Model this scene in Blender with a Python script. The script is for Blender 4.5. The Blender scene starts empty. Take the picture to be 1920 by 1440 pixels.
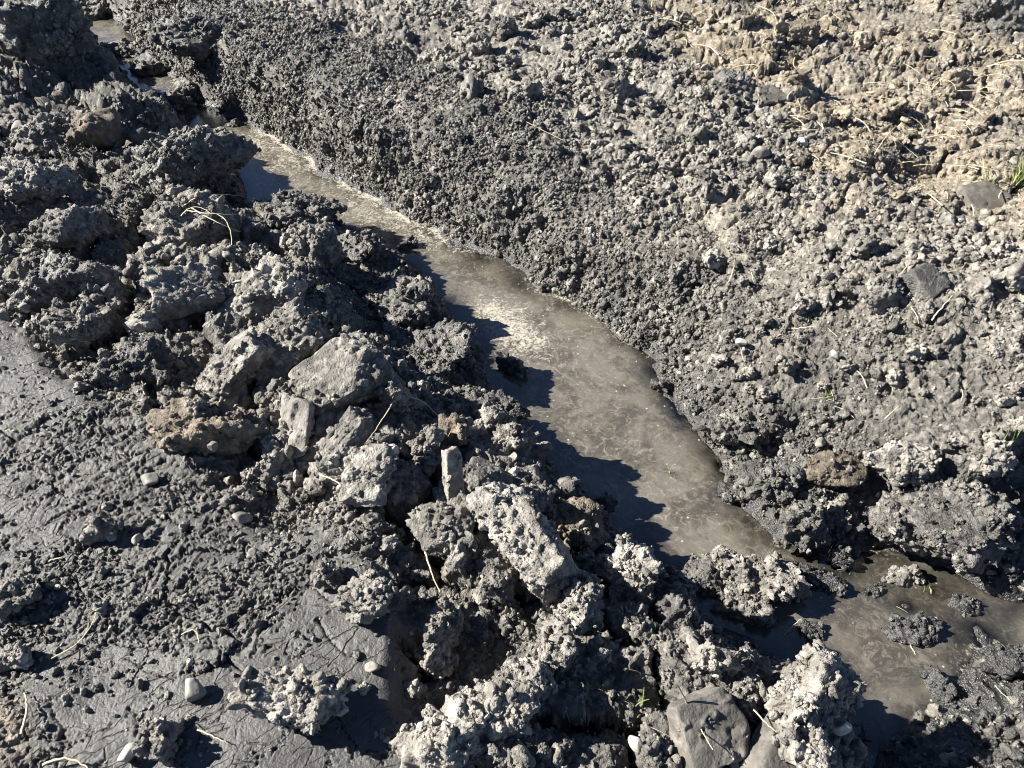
import bpy, bmesh, math, random
import numpy as np
from mathutils import Vector, Matrix, Euler

# ------------------------------------------------------------------ camera, sky, sun, exposure
SC = bpy.context.scene
COL = SC.collection
CAM_H, PITCH, FPX = 1.6, math.radians(42.0), 1442.0     # focal length in pixels of a 1920 px wide frame
cam = bpy.data.cameras.new('camera')
cam.sensor_fit = 'HORIZONTAL'; cam.sensor_width = 36.0
cam.lens = 36.0 * FPX / 1920.0
cam.clip_start = 0.02; cam.clip_end = 500
camo = bpy.data.objects.new('camera', cam)
camo.location = (0, 0, CAM_H)
camo.rotation_euler = (math.pi / 2 - PITCH, 0, 0)
COL.objects.link(camo); SC.camera = camo

SUN_EL, SUN_AZ = math.radians(35.0), math.radians(-84.0)   # azimuth clockwise from +Y
world = bpy.data.worlds.new('World'); SC.world = world; world.use_nodes = True
wn = world.node_tree.nodes; wl = world.node_tree.links
wn.clear()
sky = wn.new('ShaderNodeTexSky'); sky.sky_type = 'NISHITA'; sky.sun_disc = False
sky.sun_elevation = SUN_EL; sky.sun_rotation = SUN_AZ
sky.air_density = 0.5; sky.dust_density = 0.0; sky.ozone_density = 2.5; sky.altitude = 800
bg = wn.new('ShaderNodeBackground'); bg.inputs[1].default_value = 0.05
wo = wn.new('ShaderNodeOutputWorld')
wl.new(sky.outputs[0], bg.inputs[0]); wl.new(bg.outputs[0], wo.inputs[0])
sl = bpy.data.lights.new('sun', 'SUN'); sl.energy = 5.0; sl.angle = math.radians(0.53); sl.color = (1.0, 0.95, 0.87)
so = bpy.data.objects.new('sun', sl)
sdir = Vector((math.sin(SUN_AZ) * math.cos(SUN_EL), math.cos(SUN_AZ) * math.cos(SUN_EL), math.sin(SUN_EL)))
so.rotation_euler = sdir.to_track_quat('Z', 'Y').to_euler(); so.location = sdir * 20
COL.objects.link(so)
SC.view_settings.view_transform = 'Standard'; SC.view_settings.look = 'None'
SC.view_settings.exposure = 1.68; SC.view_settings.gamma = 1.0; SC.view_settings.use_curve_mapping = False
SC.render.engine = 'CYCLES'
SC.cycles.filter_width = 1.05
SC.cycles.max_bounces = 4; SC.cycles.diffuse_bounces = 2; SC.cycles.glossy_bounces = 2; SC.cycles.transparent_max_bounces = 6

rng = np.random.default_rng(7)
random.seed(7)

# ------------------------------------------------------------------ numpy noise
U = np.uint32
def _hash(ix, iy, iz, seed):
    with np.errstate(over='ignore'):
        h = (ix.astype(np.int64) & 0xffffffff).astype(U) * U(374761393)
        h ^= (iy.astype(np.int64) & 0xffffffff).astype(U) * U(668265263)
        h ^= (iz.astype(np.int64) & 0xffffffff).astype(U) * U(2246822519)
        h += U((seed * 2654435761) & 0xffffffff)
        h = (h ^ (h >> U(15))) * U(2246822519)
        h = (h ^ (h >> U(13))) * U(3266489917)
        return h ^ (h >> U(16))

def vnoise(x, y, z, seed=0):
    """smooth value noise, -1..1"""
    x0 = np.floor(x); y0 = np.floor(y); z0 = np.floor(z)
    fx = (x - x0).astype(np.float32); fy = (y - y0).astype(np.float32); fz = (z - z0).astype(np.float32)
    ix = x0.astype(np.int32); iy = y0.astype(np.int32); iz = z0.astype(np.int32)
    fx = fx * fx * fx * (fx * (fx * 6 - 15) + 10); fy = fy * fy * fy * (fy * (fy * 6 - 15) + 10); fz = fz * fz * fz * (fz * (fz * 6 - 15) + 10)
    out = 0
    for a in (0, 1):
        wx = fx if a else 1 - fx
        for b in (0, 1):
            wy = fy if b else 1 - fy
            for c in (0, 1):
                wz = fz if c else 1 - fz
                v = (_hash(ix + a, iy + b, iz + c, seed) >> U(8)).astype(np.float32) * np.float32(2 / 16777216.0) - 1
                out = out + v * (wx * wy * wz)
    return out

def fbm(x, y, z, oct=4, seed=0, gain=0.5):
    s = 0; a = 1.0; t = 0
    for i in range(oct):
        s = s + a * vnoise(x * 2.03 ** i + 17.3 * i, y * 2.03 ** i - 9.1 * i, z * 2.03 ** i + 3.7 * i, seed + i)
        t += a; a *= gain
    return s / t * 1.6

def domes(x, y, z, seed=0, rmin=0.15, rmax=0.62, keep=1.0):
    """height of a union of ball-shaped crumbs, in cell units"""
    ix = np.floor(x).astype(np.int32); iy = np.floor(y).astype(np.int32); iz = np.floor(z).astype(np.int32)
    best = np.zeros(x.shape, np.float32)
    k = np.float32(1 / 1023.0)
    for a in (-1, 0, 1):
        for b in (-1, 0, 1):
            for c in (-1, 0, 1):
                h = _hash(ix + a, iy + b, iz + c, seed)
                jx = (h & U(1023)).astype(np.float32) * k; jy = ((h >> U(10)) & U(1023)).astype(np.float32) * k
                jz = ((h >> U(20)) & U(1023)).astype(np.float32) * k
                h2 = (h * U(2654435761)) >> U(12)
                q = (h2 & U(1023)).astype(np.float32) * k
                r = rmin + (rmax - rmin) * q * q
                if keep < 1: r = np.where(((h2 >> U(10)) & U(1023)).astype(np.float32) * k < keep, r, 0)
                dx = ix + a + jx - x; dy = iy + b + jy - y; dz = iz + c + jz - z
                v = r * r - (dx * dx + dy * dy + dz * dz)
                best = np.maximum(best, v)
    return np.sqrt(best)

def cells2(x, y, seed=0):
    """2-D Worley: F1, F2, and a random number for the nearest cell"""
    ix = np.floor(x).astype(np.int32); iy = np.floor(y).astype(np.int32); z = np.zeros_like(ix)
    f1 = np.full(x.shape, 9.0, np.float32); f2 = f1.copy(); idr = np.zeros(x.shape, np.float32); vx = idr.copy(); vy = idr.copy()
    k = np.float32(1 / 1023.0)
    for a in (-1, 0, 1):
        for b in (-1, 0, 1):
            h = _hash(ix + a, iy + b, z, seed)
            dx = ix + a + (h & U(1023)).astype(np.float32) * k - x
            dy = iy + b + ((h >> U(10)) & U(1023)).astype(np.float32) * k - y
            d = np.sqrt(dx * dx + dy * dy)
            c = d < f1
            f2 = np.where(c, f1, np.minimum(f2, d))
            idr = np.where(c, ((h >> U(20)) & U(1023)).astype(np.float32) * k, idr)
            vx = np.where(c, dx, vx); vy = np.where(c, dy, vy)
            f1 = np.where(c, d, f1)
    return f1, f2, idr, vx, vy

def sstep(a, b, x):
    t = np.clip((x - a) / (b - a), 0, 1); return t * t * (3 - 2 * t)

# ------------------------------------------------------------------ photo pixel <-> place
CP, SP = math.cos(PITCH), math.sin(PITCH)
def ray(px, py):
    dx = (px - 960) / FPX; dy = -(py - 720) / FPX
    return np.array([dx, CP + dy * SP, -SP + dy * CP])
def at(px, py, z):
    d = ray(px, py); t = (z - CAM_H) / d[2]
    return np.array([d[0] * t, d[1] * t, z])

# ------------------------------------------------------------------ mesh helper
def mesh_np(name, V, F, mats=(), smooth=True, attrs=None, mat_idx=None):
    me = bpy.data.meshes.new(name)
    V = np.asarray(V, np.float32); F = np.asarray(F, np.int32); n = F.shape[1]
    me.vertices.add(len(V)); me.vertices.foreach_set('co', V.ravel())
    me.loops.add(F.size); me.loops.foreach_set('vertex_index', F.ravel())
    me.polygons.add(len(F)); me.polygons.foreach_set('loop_start', np.arange(0, F.size, n, dtype=np.int32))
    me.polygons.foreach_set('use_smooth', np.full(len(F), smooth))
    if mat_idx is not None: me.polygons.foreach_set('material_index', np.asarray(mat_idx, np.int32))
    for m in mats: me.materials.append(m)
    for k, v in (attrs or {}).items():
        a = me.attributes.new(k, 'FLOAT', 'POINT'); a.data.foreach_set('value', np.asarray(v, np.float32))
    me.update(calc_edges=True)
    return me

def link(name, me, parent=None, label=None, cat=None, group=None, kind=None, loc=None, rot=None):
    o = bpy.data.objects.new(name, me); COL.objects.link(o)
    if parent: o.parent = parent
    if label: o['label'] = label
    if cat: o['category'] = cat
    if group: o['group'] = group
    if kind: o['kind'] = kind
    elif cat: o['kind'] = 'thing'
    if loc is not None: o.location = loc
    if rot is not None: o.rotation_euler = rot
    return o

# ------------------------------------------------------------------ materials
def new_mat(name):
    m = bpy.data.materials.new(name); m.use_nodes = True
    nt = m.node_tree; nt.nodes.clear()
    out = nt.nodes.new('ShaderNodeOutputMaterial'); p = nt.nodes.new('ShaderNodeBsdfPrincipled')
    nt.links.new(p.outputs[0], out.inputs[0])
    return m, nt, p
def N(nt, t, **kw):
    n = nt.nodes.new(t)
    for k, v in kw.items(): setattr(n, k, v)
    return n
def noise_n(nt, co, scale, detail=4, rough=0.6):
    n = N(nt, 'ShaderNodeTexNoise'); n.inputs['Scale'].default_value = scale
    n.inputs['Detail'].default_value = detail; n.inputs['Roughness'].default_value = rough
    nt.links.new(co, n.inputs['Vector']); return n
def mixc(nt, f, a, b):
    n = N(nt, 'ShaderNodeMix', data_type='RGBA')
    for s, v in ((0, f), (6, a), (7, b)):
        if hasattr(v, 'is_output'): nt.links.new(v, n.inputs[s])
        else: n.inputs[s].default_value = v if s == 0 else (*v, 1)
    return n.outputs[2]
def ramp(nt, v, lo, hi, a=0.0, b=1.0):
    n = N(nt, 'ShaderNodeMapRange', interpolation_type='SMOOTHSTEP')
    nt.links.new(v, n.inputs[0])
    for i, q in enumerate((lo, hi, a, b)): n.inputs[i + 1].default_value = q
    return n.outputs[0]
def grain_bump(nt, p, co, strength, dist=0.006):
    """fine crumb relief: rounded grains a few millimetres across over rough noise"""
    vo = N(nt, 'ShaderNodeTexVoronoi'); vo.inputs['Scale'].default_value = 130
    wob = noise_n(nt, co, 70, 1, 0.7)
    ad = N(nt, 'ShaderNodeVectorMath', operation='MULTIPLY_ADD'); nt.links.new(wob.outputs['Color'], ad.inputs[0]); ad.inputs[1].default_value = (0.012,) * 3; nt.links.new(co, ad.inputs[2])
    nt.links.new(ad.outputs[0], vo.inputs['Vector'])
    nf = noise_n(nt, co, 210, 2, 0.7)
    mm = N(nt, 'ShaderNodeMath', operation='MULTIPLY_ADD'); nt.links.new(vo.outputs['Distance'], mm.inputs[0]); mm.inputs[1].default_value = -0.55; nt.links.new(nf.outputs[0], mm.inputs[2])
    b = N(nt, 'ShaderNodeBump'); b.inputs['Distance'].default_value = dist
    if hasattr(strength, 'is_output'): nt.links.new(strength, b.inputs['Strength'])
    else: b.inputs['Strength'].default_value = strength
    nt.links.new(mm.outputs[0], b.inputs['Height']); nt.links.new(b.outputs[0], p.inputs['Normal'])
def attr(nt, name):
    n = N(nt, 'ShaderNodeAttribute'); n.attribute_name = name; return n.outputs['Fac']

DRY = (0.30, 0.275, 0.235); GREY = (0.165, 0.155, 0.14); DARK = (0.066, 0.064, 0.061)
BROWN = (0.23, 0.175, 0.115); TAN = (0.34, 0.27, 0.185); WET = (0.036, 0.035, 0.034); CLAY = (0.085, 0.083, 0.08)

def soil_material(name, base, pale, rough=0.74, spec=0.42, bump=0.8, pale_lo=0.45, pale_hi=0.68, obj_random=0.16, scale=1.0):
    m, nt, p = new_mat(name)
    tc = N(nt, 'ShaderNodeTexCoord'); geo = N(nt, 'ShaderNodeNewGeometry')
    co = geo.outputs['Position']
    n1 = noise_n(nt, co, 38 * scale, 3, 0.62); n2 = noise_n(nt, co, 9 * scale, 1, 0.55)
    c = mixc(nt, ramp(nt, n1.outputs[0], pale_lo, pale_hi), base, pale)
    hsv = N(nt, 'ShaderNodeHueSaturation'); nt.links.new(c, hsv.inputs['Color'])
    oi = N(nt, 'ShaderNodeObjectInfo')
    mul = N(nt, 'ShaderNodeMath', operation='MULTIPLY'); 
    nt.links.new(ramp(nt, n2.outputs[0], 0.3, 0.7, 0.72, 1.25), mul.inputs[0])
    nt.links.new(ramp(nt, oi.outputs['Random'], 0, 1, 1 - obj_random, 1 + obj_random), mul.inputs[1])
    nt.links.new(mul.outputs[0], hsv.inputs['Value'])
    nt.links.new(hsv.outputs[0], p.inputs['Base Color'])
    p.inputs['Roughness'].default_value = rough
    p.inputs['Specular IOR Level'].default_value = spec
    grain_bump(nt, p, co, bump)
    return m

M = {}
M['dry'] = soil_material('soil_dry', (0.175, 0.163, 0.143), (0.335, 0.311, 0.268))
M['grey'] = soil_material('soil_grey', (0.135, 0.127, 0.112), (0.285, 0.265, 0.23))
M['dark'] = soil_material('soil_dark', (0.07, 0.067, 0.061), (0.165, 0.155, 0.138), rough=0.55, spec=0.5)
M['wet'] = soil_material('soil_wet', (0.03, 0.03, 0.03), (0.065, 0.064, 0.06), rough=0.42, spec=0.5)
M['brown'] = soil_material('soil_brown', (0.11, 0.090, 0.066), (0.21, 0.175, 0.13))
M['tan'] = soil_material('soil_tan', (0.18, 0.15, 0.11), (0.36, 0.308, 0.234))
M['clay'] = soil_material('clay_smooth', (0.105, 0.097, 0.084), (0.165, 0.152, 0.132), rough=0.72, spec=0.4, bump=0.28)
M['palec'] = soil_material('clay_pale', (0.175, 0.165, 0.147), (0.265, 0.25, 0.224), rough=0.8, spec=0.3, bump=0.4, obj_random=0.08)
M['stone'] = soil_material('stone_pale', (0.20, 0.19, 0.165), (0.31, 0.295, 0.26), rough=0.65, spec=0.4, bump=0.15)
M['stone_white'] = soil_material('stone_white', (0.32, 0.31, 0.29), (0.46, 0.45, 0.43), rough=0.5, spec=0.4, bump=0.1, obj_random=0.05)

def ground_material():
    m, nt, p = new_mat('soil_ground')
    geo = N(nt, 'ShaderNodeNewGeometry'); co = geo.outputs['Position']
    n1 = noise_n(nt, co, 34, 4, 0.65); n2 = noise_n(nt, co, 7, 2, 0.55)
    pale = ramp(nt, n1.outputs[0], 0.42, 0.68)
    dry = mixc(nt, pale, (0.14, 0.13, 0.113), (0.34, 0.315, 0.268))
    tan = mixc(nt, pale, (0.165, 0.138, 0.102), (0.34, 0.292, 0.22))
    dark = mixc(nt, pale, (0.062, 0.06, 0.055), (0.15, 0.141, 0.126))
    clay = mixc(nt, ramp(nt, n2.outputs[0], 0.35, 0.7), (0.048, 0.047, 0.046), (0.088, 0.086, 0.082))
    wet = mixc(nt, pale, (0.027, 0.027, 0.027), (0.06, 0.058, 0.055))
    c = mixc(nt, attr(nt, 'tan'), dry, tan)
    c = mixc(nt, attr(nt, 'damp'), c, dark)  # damp soil, and the shade painted on the upper left bank
    c = mixc(nt, attr(nt, 'clay'), c, clay)
    c = mixc(nt, attr(nt, 'wet'), c, wet)
    nt.links.new(c, p.inputs['Base Color'])
    # clay and wet soil shine a little, dry soil does not
    mx = N(nt, 'ShaderNodeMath', operation='MAXIMUM')
    sc = N(nt, 'ShaderNodeMath', operation='MULTIPLY'); sc.inputs[1].default_value = 0.45
    nt.links.new(attr(nt, 'clay'), sc.inputs[0]); nt.links.new(sc.outputs[0], mx.inputs[0]); nt.links.new(attr(nt, 'wet'), mx.inputs[1])
    nt.links.new(ramp(nt, mx.outputs[0], 0, 1, 0.76, 0.33), p.inputs['Roughness'])
    nt.links.new(ramp(nt, mx.outputs[0], 0, 1, 0.4, 0.55), p.inputs['Specular IOR Level'])
    grain_bump(nt, p, co, ramp(nt, attr(nt, 'clay'), 0, 1, 0.8, 0.38))
    # hairline drying cracks in the clay, drawn out along the drag
    mp = N(nt, 'ShaderNodeMapping'); mp.vector_type = 'TEXTURE'; mp.inputs['Rotation'].default_value = (0, 0, math.atan2(.6, .8)); mp.inputs['Scale'].default_value = (3.0, 1.0, 1.0)
    wv = noise_n(nt, co, 20, 5, 0.7)
    wa = N(nt, 'ShaderNodeVectorMath', operation='MULTIPLY_ADD'); nt.links.new(wv.outputs['Color'], wa.inputs[0]); wa.inputs[1].default_value = (0.024, 0.024, 0); nt.links.new(co, wa.inputs[2])
    nt.links.new(wa.outputs[0], mp.inputs[0])
    hs = []
    for sc_, wd, dep in ((17, 0.035, 1.3), (46, 0.06, 0.5)):
        vo = N(nt, 'ShaderNodeTexVoronoi', feature='DISTANCE_TO_EDGE', voronoi_dimensions='2D'); vo.inputs['Scale'].default_value = sc_
        nt.links.new(mp.outputs[0], vo.inputs['Vector'])
        pres = ramp(nt, noise_n(nt, co, 7 if sc_ < 30 else 10, 3).outputs[0], 0.50, 0.60)
        r_ = ramp(nt, vo.outputs['Distance'], 0.0, wd, -dep, 0.0)
        mu = N(nt, 'ShaderNodeMath', operation='MULTIPLY'); nt.links.new(r_, mu.inputs[0]); nt.links.new(pres, mu.inputs[1]); hs.append(mu.outputs[0])
    ad = N(nt, 'ShaderNodeMath', operation='ADD'); nt.links.new(hs[0], ad.inputs[0]); nt.links.new(hs[1], ad.inputs[1])
    cb = N(nt, 'ShaderNodeBump'); cb.inputs['Distance'].default_value = 0.012
    nt.links.new(ad.outputs[0], cb.inputs['Height']); nt.links.new(attr(nt, 'clay'), cb.inputs['Strength'])
    nt.links.new(p.inputs['Normal'].links[0].from_socket, cb.inputs['Normal']); nt.links.new(cb.outputs[0], p.inputs['Normal'])
    return m
M['ground'] = ground_material()

# ------------------------------------------------------------------ the ground: one sheet
ZW = -0.36                                             # water level
# outline of the water, traced as pixels of the photograph at water level: (px, py, slope of the bank beside it)
# far and right shore: pixels at water level
RIGHT = [(-20, -90, 1.5), (230, 40, 1.5), (268, 95, 1.5), (330, 150, 1.5), (385, 195, 2.2), (470, 228, 2.5), (560, 280, 2.5), (640, 338, 2.4), (740, 392, 2.2),
         (850, 450, 2.0), (940, 498, 1.7), (1000, 540, 1.4), (1100, 595, 1.0), (1200, 652, 0.9), (1240, 720, 0.8), (1300, 800, 0.7),
         (1375, 870, 0.6), (1385, 950, 0.6), (1440, 1015, 0.7), (1560, 1040, 0.8), (1640, 1040, 0.9), (1740, 1075, 0.9), (1830, 1100, 0.9), (1930, 1112, 0.8), (2250, 1130, 0.6),
         (2250, 1270, 0.5), (1930, 1195, 0.5), (1860, 1200, 0.5), (1805, 1235, 0.4), (1745, 1310, 0.35), (1700, 1370, 0.35), (1650, 1440, 0.4), (1600, 1600, 0.5)]
# near and left shore: pixels of the bank's crest that hides the water's edge, with the crest's height
LEFT = [(1450, 1600, 0.9, -.2), (1560, 1440, 1.0, -.2), (1590, 1350, 1.1, -.2), (1470, 1250, 1.2, -.2), (1400, 1180, 1.2, -.2), (1310, 1120, 1.3, -.18), (1270, 1050, 1.4, -.17), (1170, 1000, 1.4, -.15), (1080, 930, 1.5, -.17), (1005, 860, 1.5, -.17),
        (940, 770, 1.3, -.23), (885, 690, 1.0, -.28), (865, 610, 1.0, -.29), (740, 490, 1.0, -.29), (650, 420, 1.0, -.28), (560, 385, 1.1, -.27), (450, 385, 1.6, -.1), (420, 330, 1.6, -.12), (385, 260, 1.6, -.14), (330, 210, 1.5, -.15), (260, 165, 1.5, -.15),
        (180, 100, 1.5, -.15), (130, 40, 1.5, -.15), (-150, -70, 1.5, -.15)]
_l = np.array([at(a, b, z)[:2] for a, b, s_, z in LEFT])
_t = np.gradient(_l, axis=0); _t /= np.linalg.norm(_t, axis=1, keepdims=True)
_nrm = np.stack([_t[:, 1], -_t[:, 0]], 1)                       # towards the water
_l = _l + _nrm * np.array([(z - ZW) / s_ * 0.7 for a, b, s_, z in LEFT])[:, None]
POLY = np.concatenate([np.array([at(a, b, ZW)[:2] for a, b, s_ in RIGHT]), _l])
SLOPE = np.array([c[2] for c in RIGHT] + [c[2] for c in LEFT])

def shore_distance(x, y):
    d2 = np.full(x.shape, 1e9, np.float32); sl = np.ones(x.shape, np.float32); inside = np.zeros(x.shape, bool)
    n = len(POLY)
    for i in range(n):
        ax, ay = POLY[i]; bx, by = POLY[(i + 1) % n]
        ex, ey = bx - ax, by - ay
        t = np.clip(((x - ax) * ex + (y - ay) * ey) / (ex * ex + ey * ey), 0, 1)
        q = (ax + t * ex - x) ** 2 + (ay + t * ey - y) ** 2
        c = q < d2
        d2 = np.where(c, q, d2); sl = np.where(c, SLOPE[i] + (SLOPE[(i + 1) % n] - SLOPE[i]) * t, sl)
        inside ^= ((ay > y) != (by > y)) & (x < (ex * (y - ay) / (ey if ey else 1e-9) + ax))
    return np.where(inside, -np.sqrt(d2), np.sqrt(d2)), sl

# bank heights without the trench: (px, py, z)
CTRL = [(0, 700, 0), (0, 1000, 0), (0, 1300, -.02), (300, 1000, 0.01), (300, 1300, 0), (600, 1100, 0), (600, 1300, -.01), (750, 1200, -.01), (100, 1500, -.03), (700, 1440, -.02),
        (560, 960, 0.0), (420, 890, 0.01), (250, 740, 0.01), (60, 620, 0.02), (-400, 900, 0), (-300, 500, .05), (-300, 200, .1), (-300, -50, .1),
        (60, 300, .04), (40, 120, .0), (200, 180, -.05), (330, 520, .05), (400, 380, .0), (520, 510, -.04), (600, 440, -.2), (700, 540, -.2), (800, 640, -.19), (630, 640, -.01), (740, 760, .02), (860, 750, -.16), (860, 850, -.03), (980, 960, -.04), (1180, 1060, -.09), (1050, 1150, -.02),
        (480, 720, .04), (560, 840, .02), (700, 900, .05), (1250, 1250, -.06), (1480, 1260, -.10), (1320, 1340, -.06), (1500, 1420, -.08), (1000, 1400, -.04), (850, 1250, -.03), (1200, 1500, -.06),
        (480, 90, .02), (690, 165, .03), (900, 235, .03), (1060, 280, .02), (1300, 340, .02), (1400, 450, .0), (1600, 450, .03), (1700, 600, -.02), (1800, 800, -.06), (1500, 650, -.09), (1550, 850, -.17),
        (1700, 950, -.09), (1850, 950, -.04), (1880, 700, -.0), (1000, 100, .06), (1500, 100, .03), (1880, 60, .06), (700, 10, .06), (1300, 10, .02), (1700, 250, .02), (1250, 620, -.2), (300, 20, .05), (2300, 900, 0), (2300, 400, .02), (2300, 0, .05),
        (1850, 1300, -.25), (1900, 1420, -.22), (2150, 1400, -.2), (600, -120, .06), (1400, -120, .04), (2100, -120, .06)]
CW = np.array([at(*c) for c in CTRL])
def _phi(r): return np.where(r > 0, r * r * np.log(np.maximum(r, 1e-6)), 0)
_n = len(CW)
_A = np.zeros((_n + 3, _n + 3)); _A[:_n, :_n] = _phi(np.hypot(CW[:, None, 0] - CW[None, :, 0], CW[:, None, 1] - CW[None, :, 1])) + np.eye(_n) * 0.02
_A[:_n, _n:] = np.c_[np.ones(_n), CW[:, :2]]; _A[_n:, :_n] = _A[:_n, _n:].T
_w = np.linalg.solve(_A, np.r_[CW[:, 2], 0, 0, 0])
def bank_height(x, y):
    s = _w[_n] + _w[_n + 1] * x + _w[_n + 2] * y
    for i in range(_n):
        s = s + _w[i] * _phi(np.hypot(x - CW[i, 0], y - CW[i, 1]))
    return np.clip(s, -0.3, 0.22)

def zone(poly_px, x, y, soft, z=0.0, warp=0.06, seed=50):
    """1 inside an outline traced in the photograph, fading over `soft` metres"""
    P = np.array([at(a, b, z)[:2] for a, b in poly_px])
    xx = x + warp * fbm(x * 5, y * 5, x * 0, 3, seed); yy = y + warp * fbm(x * 5 + 40, y * 5, x * 0, 3, seed + 3)
    d2 = np.full(x.shape, 1e9); ins = np.zeros(x.shape, bool); n = len(P)
    for i in range(n):
        ax, ay = P[i]; bx, by = P[(i + 1) % n]; ex, ey = bx - ax, by - ay
        t = np.clip(((xx - ax) * ex + (yy - ay) * ey) / (ex * ex + ey * ey), 0, 1)
        d2 = np.minimum(d2, (ax + t * ex - xx) ** 2 + (ay + t * ey - yy) ** 2)
        ins ^= ((ay > yy) != (by > yy)) & (xx < (ex * (yy - ay) / (ey if ey else 1e-9) + ax))
    sd = np.where(ins, np.sqrt(d2), -np.sqrt(d2))
    return sstep(-soft, soft, sd)

NR, NC = 730, 1000
th = np.linspace(math.radians(76), math.radians(11.5), NR)
ys = CAM_H / np.tan(th)
ys = np.r_[-30, -15, -8, -4, -2, -1, -0.5, -0.1, 0.2, ys, 9.5, 11, 13, 16, 20, 26, 34, 45, 60, 90]
u = np.linspace(-0.98, 0.98, NC)
rr = np.sqrt(np.maximum(ys, 0.3) ** 2 * 0.50 + 1.9)      # half width grows with distance
uo = np.array([1.06, 1.35, 1.9, 3.0, 5.0, 9.0, 16.0])
X = np.concatenate([(-uo[::-1])[None, :] * rr[:, None], u[None, :] * rr[:, None], uo[None, :] * rr[:, None]], axis=1)
Y = np.repeat(ys[:, None], X.shape[1], 1)
GR, GC = X.shape
X = X.ravel().astype(np.float64); Y = Y.ravel()
dist = np.sqrt(X * X + Y * Y + CAM_H ** 2)

Z0 = np.zeros_like(X)
wx = X + 0.05 * fbm(X * 4, Y * 4, Z0, 3, 1); wy = Y + 0.05 * fbm(X * 4 + 31, Y * 4, Z0, 3, 2)
sd, slope = shore_distance(wx, wy)
bank = bank_height(X, Y)
CLAYP = [(-250, 560), (0, 610), (110, 700), (300, 850), (430, 930), (560, 980), (640, 1060), (730, 1120), (800, 1200), (800, 1300), (760, 1480), (160, 1600), (0, 1290), (-250, 1300)]
clay = zone(CLAYP, X, Y, 0.05)
TANP = [(1150, -200), (1180, 20), (1240, 120), (1400, 210), (1500, 330), (1640, 420), (1930, 480), (2500, 520), (2500, -200)]
tan = zone(TANP, X, Y, 0.35, warp=0.25)
tan = np.maximum(tan * (.75 + .5 * np.clip(fbm(X * 1.5, Y * 1.5, Z0, 3, 57), -.5, .5)), zone([(-200, 1230), (60, 1260), (150, 1340), (200, 1500), (-200, 1700)], X, Y, 0.06))
tan = np.maximum(tan, .38 * zone([(1130, 400), (1330, 380), (1520, 470), (1720, 600), (1920, 640), (1920, 760), (1560, 720), (1400, 720), (1250, 600)], X, Y, 0.2, z=-.1, warp=.2))
ridge = zone([(-200, -100), (150, -40), (420, 300), (800, 560), (960, 830), (1250, 1020), (1560, 1230), (1600, 1500), (800, 1500), (800, 1180), (560, 960), (400, 880), (200, 710), (0, 560), (-300, 500)], X, Y, 0.06)
rough = np.clip(1 - clay, 0, 1)

# lumps: big torn blocks in the spoil ridge, softer swells elsewhere
l1 = domes(wx / 0.34 + 3, wy / 0.34, Z0, 11, 0.25, 0.75) * 0.34
l2 = domes(wx / 0.15, wy / 0.15, Z0 + 4, 12, 0.2, 0.7) * 0.15
crest = 0.2 + 0.8 * sstep(0.15, 0.55, sd)
base = bank + ridge * crest * (0.32 * l1 + 0.42 * l2 - 0.05) + (1 - ridge) * rough * (0.12 * l1 + 0.26 * l2 * (1 - 0.6 * tan) - 0.02)
base += 0.03 * fbm(X * 2.2, Y * 2.2, Z0, 3, 5) * rough + 0.012 * fbm(X * 2.2, Y * 2.2, Z0, 3, 6) * clay
# wheel ruts and torn edges of the clay floor on the far right field
base += 0.05 * tan * fbm((X * .8 + Y * .6) * 1.2, (Y * .8 - X * .6) * 3.5, Z0, 3, 8)
t1, t2, tid, t_off_x, t_off_y = cells2((wx * .8 + wy * .6) / 0.34, (wy * .8 - wx * .6) / 0.16, 39)
base += tan * (Y > 2.2) * ((tid - .5) * 0.05 + t_off_y * (tid - .3) * 0.06 - 0.03 * (1 - sstep(0, .14, t2 - t1)))
# trench: the bank falls to the water, the bed lies below it
wall_n = 0.16 * fbm(X * 4.5, Y * 4.5, Z0, 4, 21)
gully = fbm(X * 2.4 + 2, Y * 2.4, Z0, 3, 24)                      # buttresses and gullies in the cut face
wall = ZW + np.where(sd > 0, np.maximum(sd - 0.13 * gully * np.clip(sd * 4, 0, 1), 0) * slope * (1 + 0.6 * wall_n) + 0.5 * wall_n * np.clip(sd * 5, 0, 1), 0)
pool = zone([(1450, 1090), (1560, 1030), (2300, 1080), (2300, 1300), (1750, 1400), (1600, 1500), (1520, 1300)], X, Y, .06, z=-.36)
bed = ZW - (0.16 - .125 * pool) * sstep(0, 0.22, -sd) + pool * .025 * fbm(X * 9, Y * 9, Z0, 3, 25) - 0.01 + 0.03 * fbm(X * 5, Y * 5, Z0, 4, 23)
wallz = np.where(sd > 0, wall, bed)
k = 0.03
hh = np.clip(0.5 + 0.5 * (base - wallz) / k, 0, 1)
H = base * (1 - hh) + wallz * hh - k * hh * (1 - hh)
onwall = sstep(-0.02, 0.06, base - wallz) * (sd > -0.02)

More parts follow.
